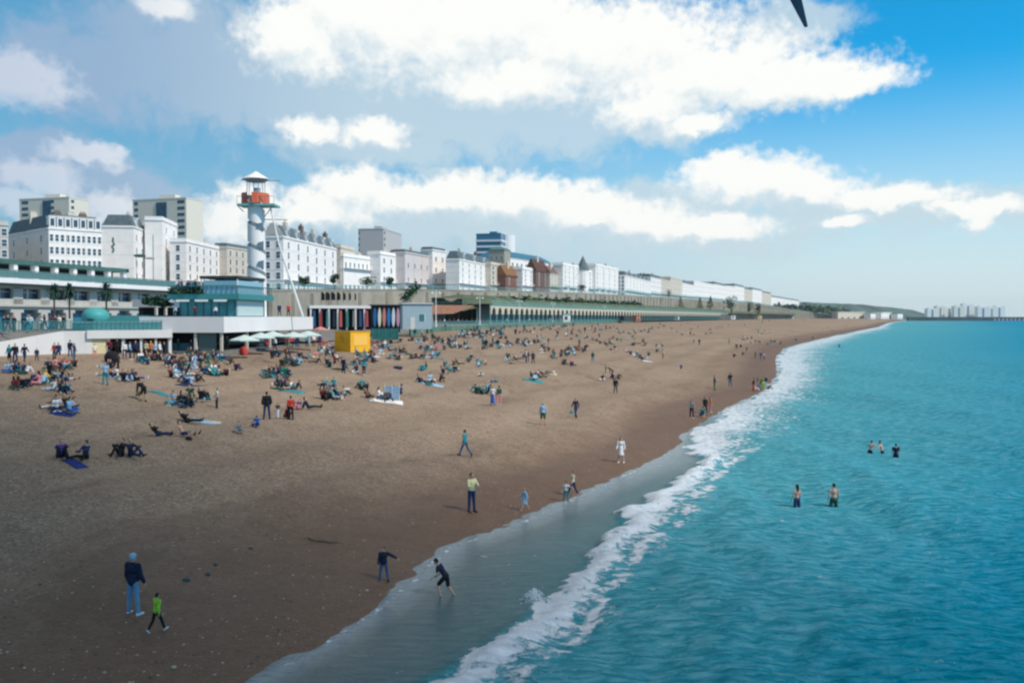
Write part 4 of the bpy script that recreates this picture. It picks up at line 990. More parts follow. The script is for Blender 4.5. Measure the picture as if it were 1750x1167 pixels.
# grass bank between the arcade deck and the wall
gp = []
for px, D in AR: gp.append((px, D))
P0 = []; 
for px, D in [(790, 275)]+AR+[(1300, 1150), (1360, 1500)]:
    a = Vector((kx(px)*(D+6), D+6, 13.0 if px > 800 else 11)); b = Vector((kx(px)*(D*1.06+8), D*1.06+8, 16.3 if px > 800 else 15)); P0.append((a, (a+b)/2+Vector((0, 0, .7)), b, b+Vector((-12, 4, .5))))
X = np.array([[p.x for p in r_] for r_ in P0]); Y = np.array([[p.y for p in r_] for r_ in P0]); Z = np.array([[p.z for p in r_] for r_ in P0])
i2 = np.linspace(0, len(P0)-1, 160); X = np.stack([np.interp(i2, range(len(P0)), X[:, k]) for k in range(4)], 1); Y = np.stack([np.interp(i2, range(len(P0)), Y[:, k]) for k in range(4)], 1); Z = np.stack([np.interp(i2, range(len(P0)), Z[:, k]) for k in range(4)], 1)+.5*fbm(X/4, Y/7, 3)
bank = bpy.data.objects.new('grass_bank', grid_mesh('grass_bank', X, Y, Z)); COL.objects.link(bank); bank.data.materials.append(grassm); tag(bank, kind='structure')

# ------------------------------------------------------------------ railing between beach and promenade, lamp posts
rl = empty('promenade_railing', (-17, 205, 6.95)); tag(rl, 'long teal railing between the far beach crowd and the promenade', 'railing')
mb = MB(); seg_ = [(-19.5, 172), (-17, 205), (-5.7, 255), (16.6, 345), (81, 560), (228, 1000), (527, 1800)]
for (xa, ya), (xb, yb) in zip(seg_[:-1], seg_[1:]):
    a, b = Vector((xa, ya, 6.95)), Vector((xb, yb, 6.95)); L = (b-a).length; sp_ = 1.8 if ya < 500 else 6
    for h in (.35, .7, 1.05): mb.tube(a+Vector((0, 0, h)), b+Vector((0, 0, h)), .05, n=4, caps=False)
    for j in range(int(L/sp_)): c = a.lerp(b, j*sp_/L); mb.box(c.x-.05, c.y-.05, c.z, c.x+.05, c.y+.05, c.z+1.1)
rel(mb.build('rails', palet), rl)
mb = MB(); strip_wall(mb, [(x+.35, y, 6.9) for x, y in seg_], lambda p: 5.2, lambda p: p[2], .3); rel(mb.build('kerb_wall', mat('algae_concrete', (.10, .19, .15), .9, .3, .3)), rl)
lampm = MB(); lampm.tube((0, 0, 0), (0, 0, 1.2), .16, .12, 8); lampm.tube((0, 0, 1.2), (0, 0, 6.6), .09, .06, 8); lm = lampm.mesh('pole', wht)
arm_ = MB(); arm_.tube((-.7, 0, 6.4), (.7, 0, 6.4), .04, n=5); arm_.tube((-.7, 0, 6.4), (0, 0, 5.9), .025, n=4); arm_.tube((.7, 0, 6.4), (0, 0, 5.9), .025, n=4); am_ = arm_.mesh('bracket', palet)
lan = MB(); lan.ell((0, 0, 0), (.2, .2, .24), nu=8, nv=6); lanm = lan.mesh('lantern', wht, True)
lamps = [(745, 190, 'white lamp post beside the orange brick ramp'), (820, 240, 'white lamp post where the arcade arches begin'), (888, 290, 'white lamp post in front of the second stretch of arches'), (945, 345, 'white lamp post behind the densest beach crowd'),
         (1033, 450, 'white lamp post left of the dark railway carriage'), (1068, 500, 'white lamp post above the dark railway carriage'), (1100, 560, 'white lamp post just right of the orange hut'), (1152, 700, 'white lamp post left of the round green trees'), (1236, 980, 'small white lamp post before the bushy trees'), (1290, 1400, 'tiny white lamp post near the far slope')]
for px, D, lb in lamps:
    P = Vector((kx(px)*D, D, 6.95)); r = empty('lamp_post', P, R(20)); tag(r, lb, 'lamp post', 'white lamp posts along the promenade'); r.scale = (1.15,)*3
    for me_, nm, l_ in ((lm, 'pole', (0, 0, 0)), (am_, 'bracket', (0, 0, 0)), (lanm, 'lantern', (-.7, 0, 6.1)), (lanm, 'lantern', (.7, 0, 6.1))):
        o = bpy.data.objects.new(nm, me_); COL.objects.link(o); o.parent = r; o.location = l_
P = at(1066, 552, 470); tr = empty('railway_carriage', (P.x, P.y, 6.9), math.atan2(.9, .45)); tag(tr, 'low dark railway carriage standing left of the orange hut', 'carriage')
box_part(tr, 'body', mat('carriage_dark', (.03, .045, .06), .6), (0, 0, .4, 13, 2, 2.5)); box_part(tr, 'roof', mat('carriage_roof', (.12, .07, .06), .7), (-.2, -.2, 2.5, 13.2, 2.2, 2.75))
for k in range(4): m2 = MB(); m2.tube((1.5+k*3.3, -.05, .35), (1.5+k*3.3, .1, .35), .4, n=10); m2.build('wheel', dark, tr)
P = at(1088, 552, 490); oh = empty('beach_hut', (P.x, P.y, 6.6), R(40)); tag(oh, 'small orange hut at the back of the beach right of the carriage', 'hut')
box_part(oh, 'wall', mat('orange_render', (.50, .22, .15), .8), (0, 0, 0, 3, 3, 3.0)); box_part(oh, 'roof', brown, (-.2, -.2, 3.0, 3.2, 3.2, 3.2)); box_part(oh, 'door', dark, (1, -.05, 0, 1.9, 0, 2.0))
for i, (px, D, w, h, m, lb) in enumerate([(975, 372, 5, 3.2, offw, 'pale square kiosk on the promenade behind the middle crowd'), (1180, 760, 16, 3.2, palet, 'long pale green shelter on the promenade under the trees'), (1255, 900, 9, 3.6, offw, 'white seafront cafe left of the yellow walled kiosk'), (1300, 1100, 10, 4.2, mat('sand_render', (.55, .45, .28), .8), 'sand coloured kiosk on the far promenade'),
                                         (1160, 640, 7, 2.6, wht, 'small white shelter beside the long teal railing'), (1352, 1500, 18, 4.5, offw, 'wide pale pavilion at the foot of the far slope')]):
    P = Vector((kx(px)*D-3, D, 6.95)); r = empty('promenade_kiosk', P, R(50)); tag(r, lb, 'kiosk'); box_part(r, 'wall', m, (0, 0, 0, w, 3.5, h)); box_part(r, 'roof', slate if i % 2 else palet, (-.4, -.4, h, w+.4, 3.9, h+.3)); box_part(r, 'hatch', dark, (w*.2, -.06, 1, w*.6, 0, h*.75))

# street furniture on the upper terraces
r = empty('street_lamp', tuple(at(238, 458, 150))); tag(r, 'double mast with two dark disc shaped heads before the white blocks', 'street lamp')
for x in (-.5, .7): mb = MB(); mb.tube((x, 0, -3), (x, 0, 1.9), .05, n=6); mb.build('mast', metal, r)
mb = MB(); mb.ell((.1, 0, 2.0), (1.0, 1.0, .28), nu=12, nv=6); mb.build('disc_head', mat('disc_dark', (.04, .10, .12), .6), r)
r = empty('street_lamp', tuple(at(262, 458, 152))); tag(r, 'tall thin mast with a flat pale head right of the dark disc lamp', 'street lamp')
mb = MB(); mb.tube((0, 0, -3), (0, 0, 5.5), .07, n=6); mb.build('mast', teal, r); mb = MB(); mb.ell((-.6, 0, 1.6), (.9, .6, .16), nu=10, nv=6); mb.build('disc_head', metal, r)
r = empty('banner', tuple(at(192, 420, 245)), R(90)); tag(r, 'dark squiggle shaped sculpture mounted on the blank grey side wall', 'sculpture')
mb = MB(); pr = [(0, -1.9), (.35, -1.0), (-.2, -.3), (.5, .3), (.1, 1.1), (.25, 2.2)]
for (x0_, z0_), (x1_, z1_) in zip(pr[:-1], pr[1:]): mb.tube((0, x0_*-1, z0_), (0, -x1_, z1_), .28, .22, 6)
mb.build('squiggle', mat('bronze_green', (.05, .14, .15), .6), r); r.name = 'wall_sculpture'

# ------------------------------------------------------------------ trees and planting
leafm = [green, dgreen, mat('fresh_foliage', (.07, .17, .06), .9, .4, 1.5)]
def tree(P, h, w, label, m=0, trunk=.25, group=None, name='tree', n=420, cone=False, seed=0, leaf=None):
    r = empty(name, P); tag(r, label, 'tree', group); rg = random.Random(seed or int(P[0]*13+P[1]*7))
    mb = MB(); th_ = h*trunk; mb.tube((0, 0, -.6), (0, 0, th_), .035*h, .022*h, 7)
    for k in range(5):
        a = 6.28*k/5+rg.random(); mb.tube((0, 0, th_*.8), (w*.32*math.cos(a), w*.32*math.sin(a), th_+h*.35*rg.uniform(.6, 1)), .016*h, .006*h, 5)
    mb.build('trunk', bark, r)
    mb = MB(); ls = leaf or max(.22, h*.05); lobes = [(rg.uniform(-.28, .28)*w, rg.uniform(-.28, .28)*w, th_+(h-th_)*rg.uniform(.25, .78), rg.uniform(.2, .34)*w) for _ in range(8)]
    for k in range(n):
        lx, ly, lz, lr = rg.choice(lobes)
        if cone: lz = th_+(h-th_)*rg.random()**1.3; s_ = (1-(lz-th_)/(h-th_)); lx = ly = 0; lr = w*.5*s_+.1
        v = Vector((rg.gauss(0, 1), rg.gauss(0, 1), rg.gauss(0, 1))).normalized()*lr*rg.uniform(.55, 1.08); c = Vector((lx, ly, lz))+Vector((v.x, v.y, v.z*(.9 if not cone else .3)))
        q = Matrix.Rotation(rg.uniform(0, 6.28), 3, 'Z') @ Matrix.Rotation(rg.uniform(-1.2, 1.2), 3, 'X'); e = ls*rg.uniform(.6, 1.4)
        mb.cur = 0 if rg.random() < .7 else 1
        mb.poly([c+q @ Vector(t) for t in ((-e, -e*.5, 0), (0, -e*.8, e*.15), (e, -e*.4, 0), (e*.7, e*.5, -.1*e), (0, e*.8, .1*e), (-e*.8, e*.4, 0))])
    mb.build('crown', [leafm[m], leafm[1 if m != 1 else 0]], r); return r
def palm(P, h, label):
    r = empty('cabbage_palm', P); tag(r, label, 'palm'); rg = random.Random(int(P[0]*10))
    mb = MB(); mb.tube((0, 0, -.3), (0, 0, h*.6), .12, .09, 7); mb.build('trunk', bark, r); mb = MB()
    for k in range(90):
        a = rg.uniform(0, 6.28); up = rg.uniform(-1.1, 1.3); d = Vector((math.cos(a)*math.cos(up), math.sin(a)*math.cos(up), math.sin(up))); c = Vector((0, 0, h*.62+rg.uniform(-.3, .3)*h*.2)); L = h*.27*rg.uniform(.7, 1.1)
        s_ = d.cross(Vector((0, 0, 1))).normalized()*.07; m_ = c+d*L*.6; e = c+d*L-Vector((0, 0, L*.35))
        mb.poly([c-s_, c+s_, m_+s_*1.2, m_-s_*1.2]); mb.poly([m_-s_*1.2, m_+s_*1.2, e])
    mb.build('crown', [dgreen], r)
palm(at(93, 536, 104), 4.3, 'dark leaning palm in front of the arched terrace, leftmost of three'); palm(at(119, 540, 105), 4.6, 'dark upright palm in front of the terrace, middle of three'); palm(at(182, 540, 104), 4.8, 'tall dark palm right behind the round teal kiosk')
def wz(px): return at(px, np.interp(px, [w[0] for w in WT], [w[1] for w in WT]), float(np.interp(px, [w[0] for w in WT], [w[2] for w in WT])))
for px, h, w, m, lb in ((527, 3.6, 2.5, 1, 'dark tree on the upper road before the chimney terrace'), (579, 4.6, 2.6, 1, 'narrow dark tree on the upper road beside the cream block'), (634, 4.2, 5.2, 0, 'round green tree on the upper road before the white houses'), (672, 3.8, 3.0, 1, 'dark bushy tree on the upper road right of the round green one'),
                        (1000, 4, 4, 1, 'dark tree on the wall top below the cone turret house')):
    p = wz(px); tree((p.x-1.5, p.y+2, p.z-.8), h, w, lb, m, .2)
for px, D, yt, yb, wpx, m, lb, cn_ in ((1163, 690, 508, 528, 17, 0, 'first round green tree above the far arcade', True), (1196, 790, 508, 528, 15, 0, 'green cone tree, left of a pair below the far terrace', True), (1214, 830, 506, 528, 17, 0, 'green cone tree, right of a pair below the far terrace', True), (1250, 900, 503, 535, 20, 1, 'big mixed dark tree below the far terrace', False),
                                       (1235, 950, 512, 534, 13, 1, 'small dark tree left of the big mixed tree', False), (1278, 1100, 512, 537, 16, 0, 'green tree right of the big mixed tree', False), (1296, 1150, 516, 540, 12, 1, 'slim dark tree by the sand coloured kiosk', False), (1326, 1400, 514, 540, 16, 0, 'green tree at the left end of the low wood', False), (1143, 655, 494, 508, 14, 1, 'dark tree on the wall top before the far terrace', False)):
    T_ = at(px, yt, D); B_ = at(px, yb, D); tree(tuple(B_), T_.z-B_.z, wpx*D/1555, lb, m, .1, n=500, cone=cn_, group='trees below the far terrace', leaf=.03*(T_.z-B_.z))
# shrubs on the stairs and on the terraces: one planting each
def hedge(name, label, pts, r, n, m=1, cat='planting', leaf=.3, kind=None):
    rg = random.Random(int(pts[0][0]*31)); mb = MB()
    for k in range(n):
        t = rg.random()*(len(pts)-1); i = int(t); c = Vector(pts[i]).lerp(Vector(pts[i+1]), t-i)+Vector((rg.gauss(0, .5)*r, rg.gauss(0, .5)*r, abs(rg.gauss(0, .5))*r))
        q = Matrix.Rotation(rg.uniform(0, 6.28), 3, 'Z') @ Matrix.Rotation(rg.uniform(-1.3, 1.3), 3, 'X'); e = leaf*rg.uniform(.6, 1.5)
        mb.cur = 0 if rg.random() < .7 else 1
        mb.poly([c+q @ Vector(t_) for t_ in ((-e, -e*.5, 0), (0, -e*.8, 0), (e, -e*.4, 0), (e*.7, e*.5, 0), (0, e*.8, 0), (-e*.8, e*.4, 0))])
    o = mb.build(name, [leafm[m], leafm[0]]); tag(o, label, None if kind else cat, kind=kind); return o
hedge('shrub_row', 'dark shrubs tumbling down the stairway on the beige wall', [at(690, 512, 261), at(700, 503, 266), at(712, 492, 274)], 1.3, 260, 1, leaf=.4)
hedge('shrub_row', 'line of dark shrubs along the foot of the beige wall above the arcade', [at(855, 517, 315), at(905, 517, 352), at(960, 517, 400), at(1030, 519, 470), at(1095, 521, 560)], 1.6, 1500, 1, leaf=.6)
hedge('wood', 'low dark green wood spreading over the far slope', [at(1325, 533, 1500), at(1350, 531, 1650), at(1390, 532, 1800), at(1430, 535, 2000), at(1450, 539, 2100)], 9, 2600, 1, leaf=3.0, kind='stuff')
hedge('planter', 'thick dark green planting along the bar roof terrace', [tuple(loc(rb_, 4.8, 4.6, 11.75)), tuple(loc(rb_, 4.8, 8.3, 11.75))], .45, 700, 1, leaf=.2)
p0 = loc(rb_, 4.8, 9.5, 9.1)
hedge('planter', 'clump of dark planting left of the bar roof terrace', [tuple(loc(rb_, 6, 9.4, 10.3)), tuple(loc(rb_, 8, 13, 10.6))], .6, 900, 1, leaf=.24)
# ------------------------------------------------------------------ people
SKIN = [mat('skin', (.52, .31, .22), .6), mat('skin', (.42, .24, .16), .6), mat('skin', (.20, .11, .07), .6)]
eyem = mat('eye', (.02, .015, .015), .3); lipm = mat('lips', (.35, .12, .10), .5)
CL = {'black': (.012, .013, .018), 'dark navy': (.012, .020, .05), 'navy': (.018, .035, .11), 'blue': (.03, .12, .42), 'light blue': (.30, .48, .66), 'deep blue': (.012, .035, .19), 'denim': (.05, .12, .24), 'pale denim': (.16, .30, .46), 'teal': (.02, .25, .30), 'white': (.72, .72, .74),
      'grey': (.22, .23, .25), 'dark grey': (.06, .065, .075), 'cream': (.62, .58, .42), 'pale yellow': (.66, .62, .36), 'red': (.55, .05, .04), 'maroon': (.14, .02, .03), 'pink': (.66, .25, .28), 'green': (.03, .22, .10), 'dark green': (.02, .08, .06), 'lime': (.30, .62, .06), 'purple': (.10, .06, .25), 'brown': (.12, .07, .045), 'olive': (.12, .11, .05), 'orange': (.62, .20, .05), 'yellow': (.65, .5, .08)}
HAIRC = {'black': (.012, .010, .010), 'brown': (.07, .04, .025), 'fair': (.36, .25, .12), 'grey': (.3, .3, .3)}
def cloth(c): return mat('cloth', CL[c], .9, .16, 5.0, .9, 9.0)
def hairm(c): return mat('hair', HAIRC.get(c) or CL[c], .8)

def rx(v, a): c, s = math.cos(a), math.sin(a); return Vector((v.x, v.y*c-v.z*s, v.y*s+v.z*c))
def fk(p):
    """joints of a 1.75 m figure facing +Y, right hand at +X, for the pose p"""
    g = lambda k, d=0: p.get(k, d)
    J = {}
    Mp = Matrix.Rotation(R(g('pel')), 3, 'X') @ Matrix.Rotation(R(g('pelroll')), 3, 'Y')      # pelvis tilt: + leans back
    Mt = Mp @ Matrix.Rotation(R(-g('lean')), 3, 'X') @ Matrix.Rotation(R(g('roll')), 3, 'Y') @ Matrix.Rotation(R(g('twist')), 3, 'Z')
    Mh = Mt @ Matrix.Rotation(R(g('hyaw')), 3, 'Z') @ Matrix.Rotation(R(-g('hpitch')), 3, 'X')
    pel = Vector((0, 0, 0)); J['pelvis'] = pel; J['waist'] = pel+Mt @ Vector((0, .0, .14)); J['chest'] = pel+Mt @ Vector((0, .0, .36)); J['neck'] = pel+Mt @ Vector((0, -.01, .52)); J['head'] = J['neck']+Mh @ Vector((0, .025, .16))
    J['Mt'] = Mt; J['Mh'] = Mh; J['Mp'] = Mp
    for s, n in ((-1, 'L'), (1, 'R')):
        hip = Mp @ Vector((s*.095, 0, -.02)); J['hip'+n] = hip
        fl, ab, kn = R(g('hip'+n, g('hip'))), R(g('abd'+n, g('abd', 4))), R(g('knee'+n, g('knee')))
        ki = R(g('kin', 0))
        def leg(f, b=ab): return Mp @ Vector((s*math.sin(b), math.cos(b)*math.sin(f), -math.cos(b)*math.cos(f)))
        k = hip+leg(fl)*.44; a = k+leg(fl-kn, ab-ki)*.43; J['knee'+n] = k; J['ank'+n] = a
        ft = R(g('foot'+n, g('foot', 90))); d = leg(fl-kn+ft); J['toe'+n] = a+d*.17+leg(fl-kn)*.05; J['heel'+n] = a-d*.04+leg(fl-kn)*.05
        sh = J['pelvis']+Mt @ Vector((s*.185, 0, .47)); J['sh'+n] = sh
        sf, sa, ef, ei = R(g('arm'+n, g('arm', 5))), R(g('out'+n, g('out', 9))), R(g('elb'+n, g('elb', 15))), R(g('in'+n, g('in', 0)))
        ua_ = Mt @ Vector((s*math.sin(sa), math.cos(sa)*math.sin(sf), -math.cos(sa)*math.cos(sf)))
        e = sh+ua_*.29
        fa = Mt @ Vector((s*math.sin(sa-ei*1.0), math.cos(sa-ei)*math.sin(sf+ef), -math.cos(sa-ei)*math.cos(sf+ef)))
        w = e+fa*.25; J['elb'+n] = e; J['wr'+n] = w; J['hd'+n] = w+fa*.16; J['fa'+n] = fa; J['side'+n] = (Mt @ Vector((0, 1, 0)))
    mz = min(min(J[k].z for k in ('toeL', 'toeR', 'heelL', 'heelR'))-.02, min(J['pelvis'].z-.13, J['hipL'].z-.13), min(J['kneeL'].z, J['kneeR'].z)-.06, min(J['hdL'].z, J['hdR'].z)-.01, min(J['elbL'].z, J['elbR'].z)-.04, J['head'].z-.1)
    J['lift'] = Vector((0, 0, -mz))
    return J
def cap(mb, a, b, ra, rb2, n=8):
    mb.tube(a, b, ra, rb2, n); mb.ell(a, (ra,)*3, nu=n, nv=6); mb.ell(b, (rb2,)*3, nu=n, nv=6)
def remesh(mb, name, vox, mats, post=None):
    me = mb.mesh('tmp', mats[0]); o = bpy.data.objects.new('tmp', me); COL.objects.link(o)
    m = o.modifiers.new('r', 'REMESH'); m.mode = 'VOXEL'; m.voxel_size = vox; m.use_smooth_shade = True
    s = o.modifiers.new('s', 'SMOOTH'); s.factor = .5; s.iterations = 3
    dg = bpy.context.evaluated_depsgraph_get(); ev = o.evaluated_get(dg); out = bpy.data.meshes.new_from_object(ev); bpy.data.objects.remove(o); out.name = name
    if post is not None and post.v:
        bm = bmesh.new(); bm.from_mesh(out); pm = post.mesh('tmp2', mats[0]); bm.from_mesh(pm); bm.to_mesh(out); bm.free()
    out.materials.clear()
    for m_ in mats: out.materials.append(m_)
    return out
def V3(J, k): return J[k]+J['lift']
def body_mesh(J, vox, hands):
    P = lambda k: V3(J, k); mb = MB(); Mt, Mh, Mp = J['Mt'], J['Mh'], J['Mp']
    mb.ell(P('pelvis'), (.155, .11, .12), Mp); mb.ell(P('waist'), (.13, .095, .14), Mt); mb.ell(P('chest'), (.165, .11, .17), Mt); mb.ell(P('neck')-Mt @ Vector((0, 0, .06)), (.14, .075, .06), Mt)
    cap(mb, P('neck')-Mt @ Vector((0, 0, .04)), P('neck')+Mh @ Vector((0, .01, .07)), .058, .052)
    h = P('head'); mb.ell(h+Mh @ Vector((0, -.012, .025)), (.074, .094, .095), Mh); mb.ell(h+Mh @ Vector((0, .035, -.045)), (.052, .052, .065), Mh)
    cap(mb, h+Mh @ Vector((0, .083, .012)), h+Mh @ Vector((0, .104, -.022)), .008, .014, 6)
    for s in (-1, 1): mb.ell(h+Mh @ Vector((s*.076, -.005, -.005)), (.012, .022, .034), Mh, 8, 6)
    post = MB()
    for s in (-1, 1):
        post.cur = 1; post.ell(h+Mh @ Vector((s*.030, .078, .012)), (.011, .008, .008), Mh, 8, 6)
    post.cur = 2; post.ell(h+Mh @ Vector((0, .083, -.055)), (.022, .008, .007), Mh, 8, 6); post.cur = 0
    for s, n in ((-1, 'L'), (1, 'R')):
        cap(mb, P('hip'+n), P('knee'+n), .085, .055); cap(mb, P('knee'+n), P('knee'+n).lerp(P('ank'+n), .35), .055, .056); cap(mb, P('knee'+n).lerp(P('ank'+n), .35), P('ank'+n), .056, .036)
        cap(mb, P('heel'+n), P('toe'+n), .038, .028); cap(mb, P('ank'+n), P('heel'+n), .036, .036)
        cap(mb, P('sh'+n), P('elb'+n), .052, .040); cap(mb, P('elb'+n), P('wr'+n), .041, .027)
        w = P('wr'+n); fa = J['fa'+n]; side = (J['side'+n]-fa*J['side'+n].dot(fa)); side = side.normalized() if side.length > .1 else fa.orthogonal().normalized(); nor = fa.cross(side).normalized()*s
        M = Matrix((side, nor, fa)).transposed(); mb.ell(w+fa*.05, (.038, .018, .052), M, 8, 6)
        tgt = post if hands else mb
        if hands:
            for k, (o_, L) in enumerate(((.030, .062), (.011, .070), (-.009, .066), (-.028, .052))):
                b0 = w+fa*.088+side*o_; m1 = b0+(fa*.95+nor*-.3).normalized()*L*.55; e1 = m1+(fa*.7+nor*-.7).normalized()*L*.5
                cap(tgt, b0, m1, .0095, .0085, 6); cap(tgt, m1, e1, .0085, .007, 6)
            t0 = w+fa*.03+side*.032; t1 = t0+(fa*.6+side*.75).normalized()*.04; cap(tgt, t0, t1, .012, .010, 6); cap(tgt, t1, t1+(fa*.9+side*.2-nor*.3).normalized()*.03, .010, .008, 6)
        else: mb.ell(w+fa*.11, (.032, .016, .045), M, 8, 6)
    return remesh(mb, 'person', vox, [SKIN[0], eyem, lipm], post)
def top_mesh(J, vox, kind):
    P = lambda k: V3(J, k); mb = MB(); Mt, Mp, Mh = J['Mt'], J['Mp'], J['Mh']; g = .018 if kind != 'coat' else .035
    mb.ell(P('waist'), (.135+g, .10+g, .17), Mt); mb.ell(P('chest'), (.17+g, .115+g, .18), Mt); mb.ell(P('neck')-Mt @ Vector((0, 0, .06)), (.15+g*.5, .08+g*.5, .07), Mt)
    mb.ell(P('pelvis')+Mt @ Vector((0, 0, .03)), (.155+g, .11+g, .11 if kind != 'coat' else .17), Mp)
    if kind == 'coat': mb.tube(P('neck')+Mt @ Vector((0, 0, -.02)), P('neck')+Mh @ Vector((0, 0, .05)), .075, .07, 10)
    for n in 'LR':
        full = kind != 'short'
        cap(mb, P('sh'+n), P('elb'+n) if full else P('sh'+n).lerp(P('elb'+n), .6), .055+g, .044+g)
        if full: cap(mb, P('elb'+n), P('elb'+n).lerp(P('wr'+n), .93), .046+g, .032+g*.7)
    if kind == 'dress':
        a = P('pelvis'); kn = (P('kneeL')+P('kneeR'))/2; mb.tube(a+Mp @ Vector((0, 0, .1)), a.lerp(kn, .95), .15, .22, 14)
    return remesh(mb, {'coat': 'coat', 'dress': 'dress', 'short': 'shirt'}.get(kind, 'jacket'), vox, [cloth('black')])
def bottom_mesh(J, vox, kind):
    P = lambda k: V3(J, k); mb = MB(); Mp = J['Mp']; g = .014
    mb.ell(P('pelvis'), (.16+g, .115+g, .125), Mp)
    if kind == 'skirt': mb.tube(P('pelvis')+Mp @ Vector((0, 0, .08)), (P('ankL')+P('ankR'))/2+(P('pelvis')-(P('ankL')+P('ankR'))/2)*.12, .15, .21, 14)
    else:
        for n in 'LR':
            if kind == 'shorts': cap(mb, P('hip'+n), P('hip'+n).lerp(P('knee'+n), .85), .09+g, .075+g)
            else: cap(mb, P('hip'+n), P('knee'+n), .088+g, .060+g); cap(mb, P('knee'+n), P('knee'+n).lerp(P('ank'+n), .95), .060+g, .048+g)
    return remesh(mb, {'skirt': 'skirt', 'shorts': 'shorts'}.get(kind, 'trousers'), vox, [cloth('black')])
def shoes_mesh(J, vox):
    P = lambda k: V3(J, k); mb = MB()
    for n in 'LR': cap(mb, P('heel'+n), P('toe'+n), .048, .040); cap(mb, P('ank'+n), P('heel'+n), .048, .046)
    return remesh(mb, 'shoes', vox, [cloth('black')])
def hair_mesh(J, vox, kind):
    h = V3(J, 'head'); M = J['Mh']; mb = MB()
    if kind in ('short', 'long'):
        mb.ell(h+M @ Vector((0, -.028, .042)), (.083, .095, .092), M); mb.ell(h+M @ Vector((0, -.05, -.01)), (.074, .062, .07), M)
        if kind == 'long': cap(mb, h+M @ Vector((0, -.06, 0)), h+M @ Vector((0, -.10, -.24)), .075, .045)
    elif kind == 'hat': mb.ell(h+M @ Vector((0, -.010, .055)), (.092, .112, .085), M); mb.ell(h+M @ Vector((0, -.03, .0)), (.085, .09, .05), M)
    elif kind == 'cap': mb.ell(h+M @ Vector((0, -.012, .05)), (.088, .108, .075), M); mb.ell(h+M @ Vector((0, .10, .045)), (.06, .07, .012), M)
    return remesh(mb, 'hat' if kind in ('hat', 'cap') else 'hair', vox, [hairm('black')])

POSES = {
 'stand': dict(abd=5, armL=4, armR=8, elb=18),
 'stand2': dict(abdL=7, abdR=3, hipR=8, kneeR=10, armL=-6, armR=12, elb=30, twist=8, hyaw=20),
 'hips': dict(abd=7, arm=-8, out=38, elb=70, **{'in': 75}),
 'crossed': dict(abd=4, arm=28, out=14, elb=85, **{'in': 62}, hyaw=15),
 'phone': dict(abd=4, armR=40, elbR=95, armL=8, elbL=30, hpitch=20),
 'pockets': dict(abd=6, arm=-10, out=16, elb=40, **{'in': 20}, hpitch=8),
 'reach': dict(abd=8, armL=25, outL=62, elbL=8, armR=6, elbR=20, hyaw=-30, lean=4),
 'armsout': dict(abd=12, outL=78, armL=10, elbL=5, outR=35, armR=15, elbR=30, lean=3),
 'walk': dict(hipL=26, kneeL=8, hipR=-16, kneeR=22, armL=-20, armR=26, elb=24, lean=3, footR=65),
 'walk2': dict(hipR=22, kneeR=5, hipL=-14, kneeL=18, armR=-16, armL=22, elb=20, lean=4, footL=70),
 'run': dict(hipL=48, kneeL=62, hipR=-20, kneeR=35, armL=-40, armR=45, elb=80, lean=14, footR=50),
 'wadeout': dict(hipL=42, kneeL=58, hipR=-8, kneeR=28, armL=38, armR=30, elb=55, lean=38, hpitch=-5, footR=55),
 'bend': dict(hipL=18, kneeL=14, hipR=4, kneeR=10, armL=50, armR=40, elb=18, lean=58, hpitch=10),
 'crouch': dict(hip=118, knee=138, abd=14, lean=30, arm=62, elb=30, foot=95, pel=8),
 'kneesup': dict(pel=22, hip=128, knee=112, abd=9, lean=12, arm=70, out=14, elb=42, **{'in': 30}, foot=80),
 'kneesup2': dict(pel=16, hipL=122, kneeL=105, hipR=84, kneeR=14, abd=14, lean=14, armL=60, elbL=40, armR=35, elbR=60, hyaw=-25, foot=80),
 'legsout': dict(pel=28, hip=70, knee=14, abdL=8, abdR=12, lean=0, arm=-52, out=18, elb=6, foot=70, hpitch=18),
 'legsout2': dict(pel=18, hipL=78, kneeL=10, hipR=122, kneeR=100, abd=8, lean=8, armL=-45, outL=16, elbL=5, armR=45, elbR=50, hyaw=20, foot=80),
 'crosslegs': dict(pel=10, hip=88, knee=62, abd=46, kin=100, lean=14, arm=40, out=16, elb=60, **{'in': 35}, hpitch=12, foot=40),
 'lieback': dict(pel=88, hip=2, knee=4, abd=8, arm=4, out=24, elb=12, foot=60),
 'lieback2': dict(pel=86, hipL=46, kneeL=86, hipR=4, kneeR=4, abd=6, arm=150, out=30, elb=60, foot=60, **{'in': 50}),
 'liefront': dict(pel=-88, hip=0, knee=4, kneeL=50, abd=7, arm=120, out=40, elb=60, lean=-14, hpitch=-18, foot=150, **{'in': 40}),
 'lieside': dict(pel=62, hip=36, knee=12, abd=5, lean=22, armL=-30, outL=25, elbL=70, armR=35, elbR=50, foot=70),
 'swim': dict(pel=-15, hip=20, knee=30, abd=12, arm=50, out=50, elb=40),
}
SIT = {'kneesup', 'kneesup2', 'legsout', 'legsout2', 'crosslegs', 'lieback', 'lieback2', 'liefront', 'lieside', 'crouch'}
_pc = {}
def part_mesh(pose, what, kind, near):
    k = (pose, what, kind, near)
    if k in _pc: return _pc[k]
    J = _pc.get(('J', pose)) or fk(POSES[pose]); _pc[('J', pose)] = J
    vb, vc = {True: (.015, .018), False: (.026, .026), 'far': (.055, .05)}[near]
    if what == 'body': m = body_mesh(J, vb, near is True)
    elif what == 'top': m = top_mesh(J, vc, kind)
    elif what == 'bottom': m = bottom_mesh(J, vc, kind)
    elif what == 'shoes': m = shoes_mesh(J, vc)
    else: m = hair_mesh(J, vb, kind)
    _pc[k] = m; return m
